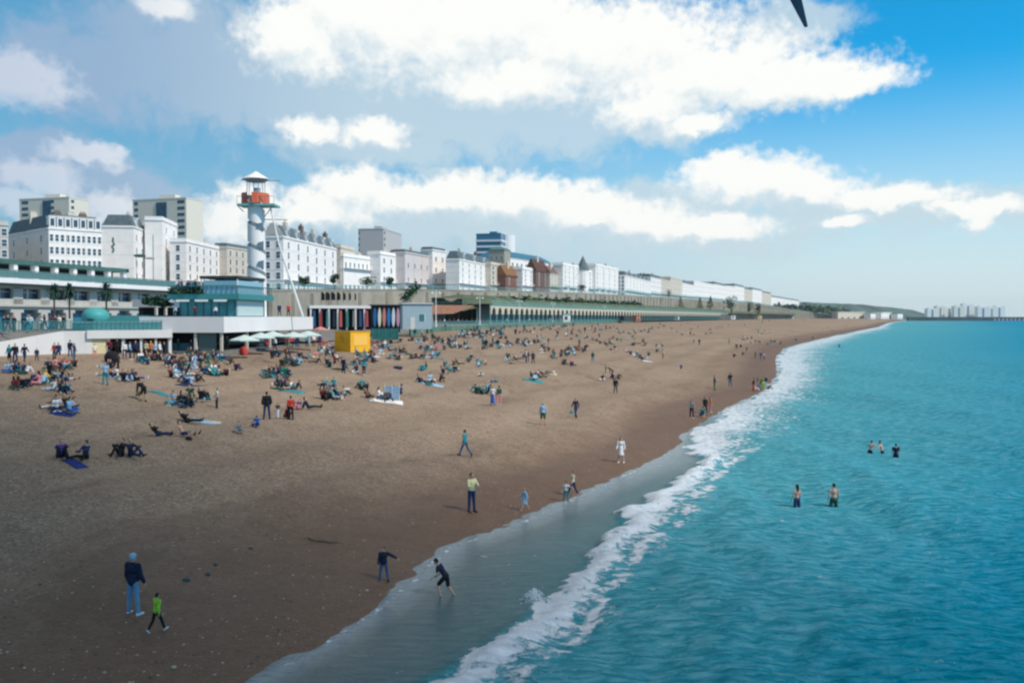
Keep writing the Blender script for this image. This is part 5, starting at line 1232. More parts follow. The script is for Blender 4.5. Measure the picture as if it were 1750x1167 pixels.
def part_obj(name, mesh, m, parent=None, skin=False):
    o = bpy.data.objects.new(name, mesh); COL.objects.link(o); o.material_slots[0].link = 'OBJECT'; o.material_slots[0].material = m
    if parent: o.parent = parent
    return o
PEOPLE = []
def person(P, face, pose, top, bottom, label, h=1.7, near=False, topk='jacket', botk='trousers', hair='short', hairc='black', shoes='black', skin=0, group=None, sink=0.0):
    PEOPLE.append((P, face, pose, top, bottom, label, h, near, topk, botk, hair, hairc, shoes, skin, group, sink))
def build_person(P, face, pose, top, bottom, label, h=1.7, near=False, topk='jacket', botk='trousers', hair='short', hairc='black', shoes='black', skin=0, group=None, sink=0.0):
    """one continuous body with its clothes and hair as children; facing: 0 = away from the camera, 90 = right"""
    s = h/1.75
    b = part_obj('person', part_mesh(pose, 'body', None, near), SKIN[skin])
    b.location = (P[0], P[1], P[2]-sink); b.rotation_euler = (0, 0, -R(face)); b.scale = (s, s, s); tag(b, label, 'person', group)
    if top: part_obj({'coat': 'coat', 'dress': 'dress', 'short': 'shirt'}.get(topk, 'jacket'), part_mesh(pose, 'top', topk, near), cloth(top), b)
    if bottom: part_obj({'skirt': 'skirt', 'shorts': 'shorts'}.get(botk, 'trousers'), part_mesh(pose, 'bottom', botk, near), cloth(bottom), b)
    if shoes: part_obj('shoes', part_mesh(pose, 'shoes', None, near), cloth(shoes), b)
    if hair: part_obj('hat' if hair in ('hat', 'cap') else 'hair', part_mesh(pose, 'hair', hair, near), hairm(hairc), b)
    return b
def gp_(px, py): p = ground_at(px, py); return (p.x, p.y, p.z-.015)

# people near the camera, each on its own
person(gp_(228, 1049), 20, 'stand', 'dark navy', 'pale denim', 'person in light blue hood, black jacket and pale jeans behind the child in lime', 1.76, True, 'coat', hair='hat', hairc='light blue', shoes='white')
person(gp_(268, 1080), 35, 'walk2', 'lime', 'black', 'small child in lime green jacket and black trousers with white shoes', 1.06, True, 'coat', hair='short', shoes='white')
person(gp_(656, 992), 175, 'reach', 'dark navy', 'denim', 'child in navy coat holding one arm out beside the dark wet shore', 1.18, True, 'coat', hairc='brown')
person(gp_(762, 1026), 285, 'wadeout', 'dark navy', 'black', 'barefoot child in dark top and shorts stooping forward in the shallow water', 1.42, True, 'short', 'shorts', hairc='black', shoes=None)
person(gp_(806, 874), 140, 'crossed', 'pale yellow', 'navy', 'person in pale yellow sweater with folded arms, standing near the water', 1.74, True, hairc='brown')
person(gp_(897, 873), 250, 'walk', 'light blue', 'light blue', 'barefoot small child in light blue dress walking near the water edge', 1.08, True, 'dress', 'shorts', hairc='fair', shoes=None)
person(gp_(967, 857), 200, 'reach', 'white', 'teal', 'small child in white top and teal trousers with one arm stretched out', 1.02, True, 'short', hairc='black', shoes=None)
person(gp_(979, 847), 240, 'walk2', 'cream', 'navy', 'taller child in cream top and navy trousers just behind the one with stretched arm', 1.24, True, hairc='brown', shoes=None)
person(gp_(1061, 790), 200, 'stand2', 'white', None, 'person with long dark hair in a white dress and white shoes near the waves', 1.55, True, 'dress', hair='long', shoes='white')
person(gp_(795, 780), 300, 'walk', 'teal', 'denim', 'person in turquoise top and jeans walking alone on the middle shingle', 1.52, True, hairc='brown')
person(gp_(928, 726), 10, 'stand', 'light blue', 'dark green', 'person in pale blue shirt and dark green shorts standing back to us', 1.7, True, 'jacket', 'shorts', hairc='grey', shoes='brown')
person(gp_(984, 714), 330, 'walk2', 'dark navy', 'navy', 'slim person in dark navy carrying a teal bag on the middle shingle', 1.6, True, hairc='fair')
person(gp_(1052, 672), 10, 'stand', 'black', 'dark grey', 'lone person in black walking uphill right of a crouching pair', 1.65, True)
person(gp_(842, 692), 10, 'stand', 'white', 'blue', 'person in white top and long bright blue skirt beside one in pink leggings', 1.62, True, 'short', 'skirt', hairc='fair')
person(gp_(853, 692), 340, 'stand2', 'dark green', 'pink', 'person in dark top and pink leggings beside the long blue skirt', 1.62, True, hairc='brown', shoes='white')
person(gp_(456, 716), 340, 'pockets', 'black', 'navy', 'tall person in black coat and navy jeans standing by a small blue child', 1.78, True, 'coat')
person(gp_(440, 729), 200, 'crosslegs', 'blue', 'navy', 'child in blue hooded coat sitting at the feet of the tall black coat', 1.15, True, 'coat', hair='hat', hairc='navy')
person(gp_(475, 715), 170, 'stand', 'dark grey', 'white', 'small child in grey top and white skirt between the tall coat and red top', 1.05, True, 'short', 'skirt', hair='long', hairc='brown')
person(gp_(497, 717), 350, 'stand2', 'red', 'black', 'person in bright red top and black trousers standing in the left group', 1.55, True, hairc='brown')
person(gp_(487, 716), 60, 'crouch', 'maroon', 'black', 'person in maroon crouching at the left side of the bright red top', 1.5, True)
person(gp_(511, 700), 200, 'kneesup', 'purple', 'pink', 'person in purple and pink sitting just behind the bright red top', 1.5)
person(gp_(527, 700), 70, 'legsout', 'dark navy', 'dark navy', 'person in dark navy sitting with legs stretched right of the bright red top', 1.7, True)
person(gp_(408, 739), 160, 'crosslegs', 'grey', 'grey', 'child in grey sitting alone on the shingle left of the blue child', 1.15, True, hairc='brown')
person(gp_(371, 697), 250, 'stand2', 'white', 'black', 'boy in white shirt and black trousers near a sitting couple', 1.35, True, 'short', hairc='brown')
person(gp_(246, 686), 300, 'bend', 'black', 'black', 'stooping person in black with a brown bag beside a long teal board', 1.7, True, 'coat', 'shorts', hairc='fair')
person(gp_(180, 657), 175, 'stand', 'light blue', 'teal', 'person in light blue top and teal trousers standing alone before the shops', 1.68, True, 'short', hairc='brown')
person(gp_(105, 782), 150, 'kneesup', 'purple', 'black', 'person in purple and black sitting at the left end of the near trio', 1.7, True)
person(gp_(147, 784), 200, 'kneesup2', 'navy', 'black', 'person in navy sitting knees up behind the deep blue sheet', 1.7, True)
person(gp_(207, 780), 190, 'kneesup', 'black', 'black', 'person in black sitting hunched, left of the near black pair', 1.7, True, 'coat')
person(gp_(223, 780), 110, 'kneesup2', 'dark navy', 'navy', 'person in dark navy leaning to the right, right of the near black pair', 1.7, True, hairc='grey')
person(gp_(270, 745), 100, 'lieside', 'black', 'navy', 'person in black lying on one side in front of the left crowd', 1.7, True)
person(gp_(313, 746), 100, 'legsout', None, 'navy', 'bare chested person sitting with legs out in front of the left crowd', 1.65, True, botk='shorts', shoes='black')
person(gp_(320, 722), 95, 'lieside', 'black', 'black', 'person in black lying beside a pile of white and blue towels', 1.7, True, 'coat')
person(gp_(610, 638), 60, 'stand', 'light blue', 'navy', 'person in pale top and navy shorts standing left of the slim dark walker', 1.5, False, 'short', 'shorts')
# bathers in the sea
def wz_(px, py): p = at_z(px, py, 0.0); return (p.x, p.y, p.z)
person(wz_(1362, 857), 340, 'stand', None, 'navy', 'bare shouldered bather with dark wet hair, wading left of another', 1.6, True, None, 'shorts', hair='long', shoes=None, sink=.76)
person(wz_(1425, 855), 10, 'stand2', None, 'dark green', 'bare backed bather standing waist deep, right of two near waders', 1.75, True, None, 'shorts', hairc='brown', shoes=None, sink=.90)
person(wz_(1487, 766), 60, 'swim', None, 'black', 'bather up to the chest, leftmost of three far bathers', 1.6, False, None, 'shorts', shoes=None, sink=1.06)
person(wz_(1508, 764), 300, 'swim', None, 'black', 'bather up to the shoulders, middle of three far bathers', 1.7, False, None, 'shorts', hairc='brown', shoes=None, sink=1.24)
person(wz_(1531, 773), 20, 'stand', 'dark navy', 'dark navy', 'bather in dark swimsuit, rightmost of three far bathers', 1.6, False, 'short', 'shorts', shoes=None, sink=1.0)
person(wz_(1434, 594), 200, 'stand', 'teal', 'dark green', 'tiny figure in a teal wetsuit wading alone in far white water', 1.7, False, sink=.4)

# ---- the crowd, read from the photograph: x, y of the feet or seat, pose, top, bottom
s_, k_, k2, lo, l2, x_, lb, lf, ls_ = 'stand', 'kneesup', 'kneesup2', 'legsout', 'legsout2', 'crosslegs', 'lieback', 'liefront', 'lieside'
crowd = [
 (16, 621, s_, 'teal', 'dark navy'), (26, 622, 'stand2', 'black', 'navy'), (42, 620, 'walk', 'dark navy', 'navy'), (63, 617, s_, 'dark navy', 'navy', 1.2), (93, 614, s_, 'red', 'dark grey'), (100, 615, s_, 'navy', 'navy'), (120, 610, s_, 'dark navy', 'navy'), (127, 615, s_, 'navy', 'denim'),
 (14, 637, x_, 'light blue', 'blue'), (29, 638, k_, 'navy', 'dark navy'), (44, 660, ls_, 'dark navy', 'black'), (38, 663, k_, 'black', 'dark navy'), (62, 655, k_, 'navy', 'purple'), (68, 659, x_, 'pink', 'pink'), (76, 655, x_, 'yellow', 'dark green'), (85, 652, s_, 'black', 'black', 1.5), (96, 630, x_, 'pink', 'maroon'), (111, 631, x_, 'red', 'navy'),
 (98, 643, k_, 'brown', 'olive'), (105, 648, k_, 'black', 'navy'), (115, 650, k2, 'dark navy', 'white'), (92, 668, lo, 'white', 'light blue'), (104, 670, k_, 'brown', 'navy'), (115, 662, x_, 'navy', 'light blue'), (113, 698, k_, 'brown', 'blue'), (97, 702, x_, 'white', 'navy'), (118, 706, x_, 'light blue', 'blue'), (100, 660, k2, 'dark grey', 'dark navy'),
 (190, 632, k_, 'black', 'dark navy'), (200, 605, s_, 'black', 'black'), (187, 610, s_, 'maroon', 'black'), (162, 612, s_, 'white', 'pink', 1.4), (213, 612, s_, 'white', 'navy'), (222, 614, 'stand2', 'light blue', 'navy'), (232, 612, s_, 'navy', 'black'), (240, 618, x_, 'white', 'navy'), (249, 612, s_, 'cream', 'black'), (258, 612, s_, 'orange', 'dark navy'), (265, 615, 'stand2', 'light blue', 'black'), (273, 614, s_, 'white', 'navy'), (281, 612, s_, 'dark navy', 'black'), (245, 620, k_, 'navy', 'teal'),
 (210, 651, k2, 'black', 'navy'), (220, 652, k_, 'navy', 'light blue'), (232, 650, lo, 'white', 'purple'), (199, 647, x_, 'white', 'light blue'), (202, 632, s_, 'dark navy', 'black', 1.3),
 (311, 690, k2, 'navy', 'denim'), (318, 697, lo, 'dark navy', 'denim'), (297, 692, x_, 'light blue', 'teal'), (343, 682, k_, 'dark navy', 'dark navy'), (352, 686, lo, 'black', 'teal'), (296, 627, k_, 'maroon', 'dark navy'), (304, 626, k2, 'black', 'maroon'), (299, 646, x_, 'light blue', 'white'), (310, 640, k_, 'navy', 'teal'), (316, 655, lo, 'navy', 'blue'), (326, 658, k_, 'light blue', 'navy'), (336, 652, k2, 'dark navy', 'black'), (320, 632, k_, 'teal', 'dark navy'), (298, 618, k_, 'dark navy', 'black'),
 (332, 640, s_, 'light blue', 'light blue', 1.5), (340, 618, x_, 'navy', 'dark navy'), (355, 618, k_, 'green', 'teal'), (358, 635, x_, 'green', 'white'), (365, 638, x_, 'white', 'cream'), (379, 617, k_, 'teal', 'navy'), (392, 622, k2, 'dark grey', 'brown'), (403, 633, k_, 'maroon', 'navy'), (360, 605, k_, 'maroon', 'navy'), (365, 612, k2, 'navy', 'black'), (380, 640, lf, 'dark grey', 'dark grey'), (362, 641, lb, 'teal', 'dark green'), (275, 617, lo, 'black', 'black'),
 (305, 604, s_, 'dark green', 'navy'), (316, 603, 'stand2', 'light blue', 'teal'), (327, 606, s_, 'navy', 'navy'), (338, 607, k_, 'navy', 'dark navy'), (347, 603, x_, 'dark navy', 'navy'), (325, 618, k2, 'navy', 'black'),
 (462, 641, k_, 'dark navy', 'navy'), (465, 620, 'stand2', 'black', 'black', 1.5), (473, 643, lo, 'navy', 'navy'), (481, 625, k2, 'black', 'dark green'), (487, 642, x_, 'green', 'teal'), (476, 610, ls_, 'navy', 'denim'), (490, 623, lo, 'dark green', 'black'), (499, 618, k_, 'pink', 'light blue'), (498, 625, x_, 'navy', 'dark navy'), (511, 625, lo, 'light blue', 'teal'), (526, 614, lo, 'light blue', 'navy'), (540, 613, x_, 'pink', 'cream'),
 (548, 602, k_, 'maroon', 'dark navy'), (553, 601, k2, 'white', 'navy'), (569, 610, k_, 'dark navy', 'dark navy'), (558, 623, k_, 'dark green', 'navy'), (572, 622, lo, 'maroon', 'black'), (577, 632, lb, 'olive', 'dark green'), (584, 598, k_, 'light blue', 'white'), (576, 596, x_, 'navy', 'dark navy'), (597, 598, k_, 'light blue', 'teal'), (596, 586, s_, 'white', 'white', 1.4), (587, 638, s_, 'dark navy', 'navy'), (609, 638, x_, 'navy', 'white'), (622, 642, 'walk', 'teal', 'dark navy'), (612, 612, k2, 'navy', 'teal'), (622, 608, x_, 'teal', 'light blue'), (626, 616, k_, 'teal', 'denim'), (614, 620, lo, 'brown', 'navy'),
 (497, 666, k_, 'white', 'teal'), (492, 663, x_, 'brown', 'light blue'), (506, 667, lo, 'dark grey', 'dark grey'), (551, 682, k_, 'maroon', 'black'), (558, 678, lo, 'olive', 'dark green'), (571, 663, x_, 'teal', 'denim'), (574, 683, ls_, 'navy', 'black'), (570, 681, x_, 'dark navy', 'navy'), (627, 668, k_, 'black', 'black'), (646, 683, x_, 'white', 'denim'), (655, 680, lf, 'navy', 'white'), (668, 682, x_, 'dark navy', 'teal'), (671, 675, k_, 'light blue', 'white'),
 (640, 596, k_, 'white', 'pink'), (651, 596, k_, 'navy', 'denim'), (658, 596, s_, 'white', 'light blue', 1.3), (650, 607, x_, 'light blue', 'cream'), (676, 603, k_, 'navy', 'light blue'), (683, 604, k2, 'black', 'navy'), (667, 614, lo, 'teal', 'navy'), (678, 586, lb, 'dark grey', 'dark grey'),
 (711, 612, k2, 'maroon', 'dark navy'), (718, 613, lo, 'dark grey', 'brown'), (727, 602, k_, 'navy', 'teal'), (736, 600, x_, 'light blue', 'navy'), (746, 598, k_, 'pink', 'pink'), (738, 610, lo, 'light blue', 'navy'), (747, 609, k2, 'teal', 'navy'), (722, 634, k_, 'teal', 'teal'), (729, 632, x_, 'dark green', 'teal'), (757, 640, k_, 'navy', 'navy'), (768, 635, lo, 'teal', 'teal'), (752, 652, 'crouch', 'dark navy', 'maroon'), (735, 653, x_, 'light blue', 'white'), (728, 655, lb, 'white', 'teal'), (775, 625, k_, 'brown', 'navy'), (783, 624, lo, 'dark green', 'black'),
 (815, 619, k_, 'light blue', 'teal'), (829, 624, lo, None, 'brown'), (821, 642, lf, 'white', 'denim'), (845, 653, lb, 'teal', 'navy'), (815, 673, k_, 'dark green', 'dark green'), (826, 674, k2, 'teal', 'dark green'), (833, 674, lo, 'black', 'dark green'), (909, 649, k_, 'navy', 'white'), (914, 650, lo, 'light blue', 'teal'), (931, 637, lb, 'olive', 'white'), (946, 640, x_, 'white', 'cream', 1.1), (867, 612, k_, 'dark green', 'dark green'), (882, 615, lo, None, 'dark green'), (890, 613, x_, 'white', 'grey'), (875, 622, lf, None, 'brown'), (899, 620, 'stand2', 'white', 'navy'), (903, 619, s_, 'dark navy', 'navy'), (911, 622, s_, 'dark grey', 'black'),
 (826, 596, s_, 'teal', 'black'), (825, 585, s_, 'teal', 'navy', 1.5), (831, 598, 'stand2', 'black', 'navy'), (842, 594, s_, 'dark navy', 'black'), (838, 594, 'crouch', 'brown', 'navy'), (851, 597, s_, 'black', 'teal'), (858, 594, k_, 'white', 'white'), (872, 592, k_, 'dark green', 'dark grey'), (864, 580, k_, 'navy', 'brown'), (890, 590, lo, 'light blue', 'navy'), (898, 590, x_, 'white', 'white'), (893, 588, k_, 'teal', 'navy'), (912, 586, k_, 'dark green', 'navy'), (919, 586, k2, 'black', 'dark green'), (927, 578, lo, 'light blue', 'teal'), (937, 600, k_, 'black', 'dark green'), (937, 590, s_, 'black', 'dark navy', 1.5), (950, 580, x_, 'teal', 'white'), (953, 576, 'walk', 'black', 'dark grey'),
 (715, 586, x_, 'teal', 'light blue'), (709, 578, s_, 'dark navy', 'teal'), (721, 577, s_, 'pink', 'dark green', 1.5), (730, 572, s_, 'dark green', 'black', 1.5), (737, 570, s_, 'dark navy', 'dark green', 1.5), (725, 588, s_, 'dark grey', 'maroon'), (739, 583, s_, 'dark green', 'black', 1.5), (741, 586, k_, 'yellow', 'olive'), (749, 584, k_, 'black', 'navy'), (757, 585, k2, 'dark navy', 'teal'), (764, 584, 'crouch', 'dark green', 'black'), (771, 596, lo, 'dark navy', 'black'), (779, 584, s_, 'black', 'navy', 1.4), (776, 592, k_, 'white', 'dark navy'), (785, 596, k_, 'navy', 'navy'), (793, 591, x_, 'black', 'navy'), (795, 577, k_, 'navy', 'light blue'), (803, 579, lo, 'white', 'grey'), (812, 578, x_, 'dark grey', 'brown'), (797, 573, s_, 'green', 'teal', 1.4),
 (761, 566, s_, 'dark navy', 'navy'), (766, 565, k_, 'dark green', 'black'), (782, 574, k_, 'light blue', 'white'),
 (958, 610, k_, 'dark green', 'black'), (966, 605, x_, 'black', 'navy'), (964, 622, k_, 'dark navy', 'dark navy'), (977, 622, k_, 'pink', 'pink'), (973, 598, k2, 'white', 'navy'), (982, 598, k_, 'black', 'dark green'), (990, 592, 'stand2', 'dark green', 'black', 1.5), (987, 600, x_, 'red', 'dark navy'), (1000, 604, 'armsout', 'dark navy', 'dark navy'), (1013, 619, s_, 'dark green', 'teal'), (1014, 582, lo, 'dark green', 'brown'), (1025, 588, k_, 'dark navy', 'navy'), (1035, 589, lo, 'dark green', 'black'), (1024, 578, s_, 'navy', 'navy', 1.3), (1050, 598, x_, 'black', 'white'), (1055, 582, k_, 'teal', 'dark green'), (1062, 584, lo, 'green', 'light blue'), (1082, 577, k_, 'teal', 'dark navy'), (1066, 569, k_, 'dark green', 'teal'), (1090, 588, lf, 'dark grey', 'brown'),
 (1012, 562, s_, 'black', 'navy'), (1016, 568, k_, 'dark green', 'navy'), (1008, 564, k2, 'white', 'teal'), (1036, 562, s_, 'maroon', 'black', 1.4), (1042, 562, k_, 'dark navy', 'navy'), (1022, 558, s_, 'teal', 'dark green', 1.5), (978, 572, k_, 'dark green', 'dark navy'), (985, 576, k2, 'black', 'teal'), (970, 567, s_, 'white', 'navy'), (963, 563, k_, 'navy', 'light blue'), (992, 570, x_, 'teal', 'black'),
 (1035, 638, s_, 'green', 'dark green', 1.2), (1044, 648, 'crouch', 'purple', 'dark navy'), (1047, 646, 'bend', 'brown', 'dark grey'), (1078, 606, k_, 'maroon', 'dark navy'), (1085, 611, lo, 'white', 'teal'), (1103, 615, x_, 'light blue', 'white'), (1108, 608, k_, 'olive', 'dark green'), (1122, 602, k_, 'dark grey', 'black'), (1131, 593, k_, 'teal', 'teal'), (1133, 613, s_, 'yellow', 'dark green'),
 (1095, 568, k_, 'dark green', 'teal'), (1102, 566, x_, 'navy', 'dark green'), (1108, 570, lo, 'dark green', 'grey'), (1114, 564, 'bend', 'dark green', 'navy'), (1125, 562, k_, 'purple', 'pink'), (1128, 557, s_, 'navy', 'purple', 1.4), (1148, 562, lf, 'dark grey', 'dark green'), (1157, 571, s_, 'teal', 'light blue', 1.3), (1165, 573, k_, 'dark grey', 'dark green'), (1180, 574, s_, 'brown', 'brown'), (1186, 574, k_, 'dark green', 'grey'), (1195, 590, s_, 'navy', 'dark navy'), (1186, 587, s_, 'teal', 'grey', 1.2), (1206, 572, x_, 'dark green', 'green'), (1213, 564, k_, 'teal', 'navy'), (1220, 548, s_, 'teal', 'navy'), (1230, 561, s_, 'maroon', 'grey', 1.4), (1234, 562, s_, 'navy', 'teal', 1.6), (1193, 560, k_, 'dark navy', 'teal'), (1175, 553, lf, 'grey', 'teal'),
 (1164, 634, 'stand', 'blue', 'navy', 1.1), (1221, 666, s_, 'dark grey', 'green'), (1248, 661, 'phone', 'black', 'denim'), (1182, 714, 'phone', 'grey', 'dark navy'), (1197, 713, 'crouch', 'teal', 'navy'), (1205, 707, 'stand2', 'black', 'black'), (1214, 704, s_, 'orange', 'pink', 1.4), (1288, 669, s_, 'black', 'red'), (1295, 655, s_, 'green', 'dark green', .9), (1304, 666, 'bend', 'dark green', 'lime'), (1309, 665, 'stand2', 'navy', 'white'), (1313, 665, k_, 'white', 'dark green'),
 (1291, 614, s_, 'dark green', 'green'), (1300, 615, s_, 'navy', 'denim'), (1306, 615, s_, 'white', 'navy'), (1259, 597, 'bend', 'dark green', 'black'), (1266, 597, 'bend', 'navy', 'dark green'), (1276, 602, s_, 'brown', 'grey', 1.3), (1269, 607, k_, 'dark green', 'brown'), (1246, 588, s_, 'teal', 'dark green', 1.6), (1277, 580, k_, 'dark navy', 'dark grey'), (1282, 587, x_, 'brown', 'brown'), (1296, 570, s_, 'dark green', 'green', 1.4), (1302, 571, k_, 'olive', 'dark green'), (1306, 566, x_, 'dark green', 'brown'), (1312, 590, k_, 'dark green', 'teal'), (1317, 588, s_, 'navy', 'dark navy', 1.6), (1334, 591, s_, 'dark green', 'green', 1.5), (1360, 585, s_, 'dark navy', 'dark green'), (1389, 580, s_, 'brown', 'dark navy', 1.4), (1422, 566, k_, 'dark green', 'grey'), (1446, 560, s_, 'maroon', 'grey', 1.4), (1272, 558, 'walk', 'dark green', 'teal'), (1245, 558, s_, 'grey', 'teal', 1.5), (1303, 552, s_, 'maroon', 'dark grey'), (1315, 550, s_, 'dark grey', 'navy'), (1373, 549, s_, 'dark green', 'grey'),
]
# extra sitters in the densest stretch behind the middle of the beach
rp_ = random.Random(11)
darks = ['dark navy', 'black', 'navy', 'dark green', 'teal', 'dark grey', 'white', 'maroon', 'light blue', 'brown', 'denim']
for k in range(34):
    px = rp_.uniform(800, 1010); py = np.interp(px, [800, 1010], [569, 560])+rp_.uniform(-4, 10)
    crowd.append((px, py, rp_.choice([k_, k2, x_, lo, s_, 'stand2']), rp_.choice(darks), rp_.choice(darks[:6])))
PH = {'stand': 'standing', 'stand2': 'standing', 'walk': 'walking', 'phone': 'looking at a phone', 'armsout': 'holding an arm out', 'bend': 'bending down', 'crouch': 'crouching', 'kneesup': 'sitting with knees up', 'kneesup2': 'sitting sideways', 'legsout': 'sitting with legs out',
      'legsout2': 'sitting with legs out', 'crosslegs': 'sitting cross-legged', 'lieback': 'lying flat', 'liefront': 'lying face down', 'lieside': 'lying propped up'}
LM = [(90, 600, 'against the white ramp wall'), (60, 650, 'in the tight group at far left'), (105, 700, 'on the blue blanket below the far left group'), (130, 612, 'near the pale yellow shop front'), (195, 608, 'by the dark pile before the shops'), (245, 612, 'before the open beach shops'), (220, 650, 'in the pair below the shops'), (300, 640, 'left of the bar in the loose group'), (335, 655, 'on the long blue row below the bar'),
      (315, 690, 'beside the light blue bags'), (345, 685, 'near the boy in white'), (322, 603, 'before the dark bar opening'), (362, 625, 'below the bar counter'), (398, 625, 'below the first parasols'), (470, 635, 'in the dark group below the parasols'), (505, 618, 'below the right parasols'), (500, 665, 'on the teal blanket above the red top'), (560, 612, 'just below the pink tables'), (590, 595, 'against the yellow hut'),
      (612, 635, 'by the slim walker below the yellow hut'), (615, 612, 'right below the yellow hut'), (560, 675, 'in the small group left of the empty shingle'), (627, 668, 'alone left of the white towels'), (660, 680, 'among the white towels'), (655, 597, 'right of the yellow hut'), (680, 605, 'between yellow hut and blue hut'), (718, 612, 'on the mat below the blue hut'), (740, 604, 'in the blue and pink group'), (725, 633, 'in the teal pair'),
      (745, 650, 'by the white and teal blanket'), (765, 635, 'in the middle diagonal group'), (780, 622, 'above the diagonal group'), (822, 622, 'in the open middle of the beach'), (842, 655, 'above the bright blue skirt'), (822, 673, 'left of the bright blue skirt'), (912, 648, 'on the square teal mat'), (935, 637, 'on the pale mat right of centre'), (885, 612, 'near the sunbathing pair'), (905, 620, 'in the standing trio'), (720, 580, 'before the pale blue hut'), (755, 584, 'in the dark row right of the blue hut'),
      (785, 592, 'in the dark cluster below the brick ramp'), (800, 575, 'under the brick ramp'), (830, 592, 'in the standing cluster under the first arches'), (860, 590, 'below the first arches'), (895, 588, 'below the second lamp post'), (920, 583, 'below the middle arches'), (940, 595, 'by the tall pair below the arches'), (962, 615, 'beside the pink top'), (985, 598, 'in the big dark huddle'), (1010, 612, 'below the big dark huddle'), (1030, 585, 'in the dark group right of the huddle'), (1055, 590, 'near the lone white towel'),
      (1015, 562, 'below the pale kiosk'), (975, 570, 'behind the big dark huddle'), (1040, 642, 'in the crouching pair above the lone walker'), (1080, 608, 'in the couple right of centre'), (1105, 610, 'on the white mat right of centre'), (1130, 600, 'by the yellow topped figure'), (1090, 570, 'below the orange hut'), (1115, 565, 'just right of the orange hut'), (1155, 567, 'on the open far shingle'), (1190, 580, 'on the far shingle below the cone trees'), (1225, 560, 'on the far shingle below the big tree'), (1200, 700, 'at the wave edge by the bend'),
      (1235, 655, 'on the wet shingle above the bend'), (1302, 663, 'at the water edge where the shore bends'), (1298, 613, 'near the corner of the foam'), (1268, 598, 'far off above the shore bend'), (1300, 568, 'far off on the narrowing beach'), (1318, 590, 'by the far foam edge'), (1375, 582, 'on the last strip of shingle'), (1435, 563, 'at the tip of the beach'), (1300, 551, 'by the far promenade end'), (855, 568, 'in the dense crowd under the first arches'), (905, 565, 'in the dense crowd under the middle arches'), (960, 562, 'in the dense crowd left of the pale kiosk')]
pend = {}
for i, c in enumerate(crowd):
    px, py, pose, top, bot = c[:5]; h = c[5] if len(c) > 5 else rp_.uniform(1.58, 1.8)
    lm = min(LM, key=lambda l: (l[0]-px)**2+((l[1]-py)*1.6)**2)[2]
    who = 'child' if h < 1.4 else 'person'
    base = f"{who} in {top} top, {PH[pose]}, {lm}" if top else f"bare chested {who}, {PH[pose]}, {lm}"
    pend.setdefault(base, []).append((px, py, pose, top, bot, h))
ordw = ['leftmost', 'second from left', 'third from left', 'fourth from left', 'fifth from left', 'sixth from left', 'seventh from left']
for base, lst in pend.items():
    lst.sort()
    bots = [l[4] for l in lst]
    for j, (px, py, pose, top, bot, h) in enumerate(lst):
        lab = base
        if len(lst) > 1:
            lab = base.replace(' top,', f' top and {bot} legs,') if bots.count(bot) == 1 and top else base.replace('person', f'{ordw[min(j, 6)]} person', 1).replace('child in', f'{ordw[min(j, 6)]} child in', 1)
        w_l = lab.split()
        if len(w_l) > 16:
            lab = lab.replace('sitting with knees up', 'knees up').replace('sitting with legs out', 'legs out').replace('sitting cross-legged', 'sitting')
        if pose in SIT: face = rp_.choice([60, 90, 100, 120, 150, 170, 200, 260, 280])
        else: face = rp_.choice([0, 20, 90, 160, 180, 200, 270])
        near = py > 640
        hk = rp_.choice(['short', 'short', 'long', 'short', 'hat' if rp_.random() < .15 else 'long'])
        hc = rp_.choice(['black', 'brown', 'brown', 'fair', 'black']) if hk != 'hat' else rp_.choice(['black', 'navy', 'grey'])
        bk = 'shorts' if (top is None or rp_.random() < .12) else 'trousers'
        tk = 'short' if top in ('white', 'light blue', 'pink') and rp_.random() < .6 else 'jacket'
        person(gp_(px, py), face, pose, top, bot, ' '.join(lab.split()[:16]), h, near, tk, bk, hk, hc, rp_.choice(['black', 'white', 'dark grey', None]) if True else None, skin=rp_.choice([0, 0, 0, 1, 2] if py < 650 else [0, 0, 1]), group='people spread over the shingle beach')

# the rest of the crowd: close groups around those already placed
xr = random.Random(23); seats = [c for c in crowd if c[2] in SIT and c[1] < 700]
def near_lm(px, py): return min(LM, key=lambda l: (l[0]-px)**2+((l[1]-py)*1.6)**2)[2]
extra = {}
seats += [c for c in seats if c[1] < 625]
for k in range(330):
    c = xr.choice(seats); px = c[0]+xr.choice([-1, 1])*xr.uniform(7, 20)*(1 if c[1] > 620 else .8); py = c[1]+xr.uniform(-6, 4); top, bot = xr.choice(darks), xr.choice(darks[:7]); pose = xr.choice([k_, k2, x_, lo, l2, k_, ls_])
    if px < 8 or (410 < px < 640 and py > 690): continue
    extra.setdefault((top, near_lm(px, py)), []).append((px, py, pose, top, bot))
for (top, where), lst in extra.items():
    lst.sort()
    for j, (px, py, pose, top, bot) in enumerate(lst):
        lab = f"{'' if len(lst) == 1 else ordw[min(j, 6)]+' '}person with {top} jacket and {bot} legs, resting {where}".strip()
        person(gp_(px, py), xr.choice([60, 90, 120, 150, 170, 200, 260]), pose, top, bot, ' '.join(lab.split()[:16]), xr.uniform(1.5, 1.8), py > 655, 'jacket', 'trousers', xr.choice(['short', 'long']), xr.choice(['black', 'brown', 'fair']), xr.choice(['black', 'white', 'dark grey']), skin=xr.choice([0, 0, 1]), group='people spread over the shingle beach')

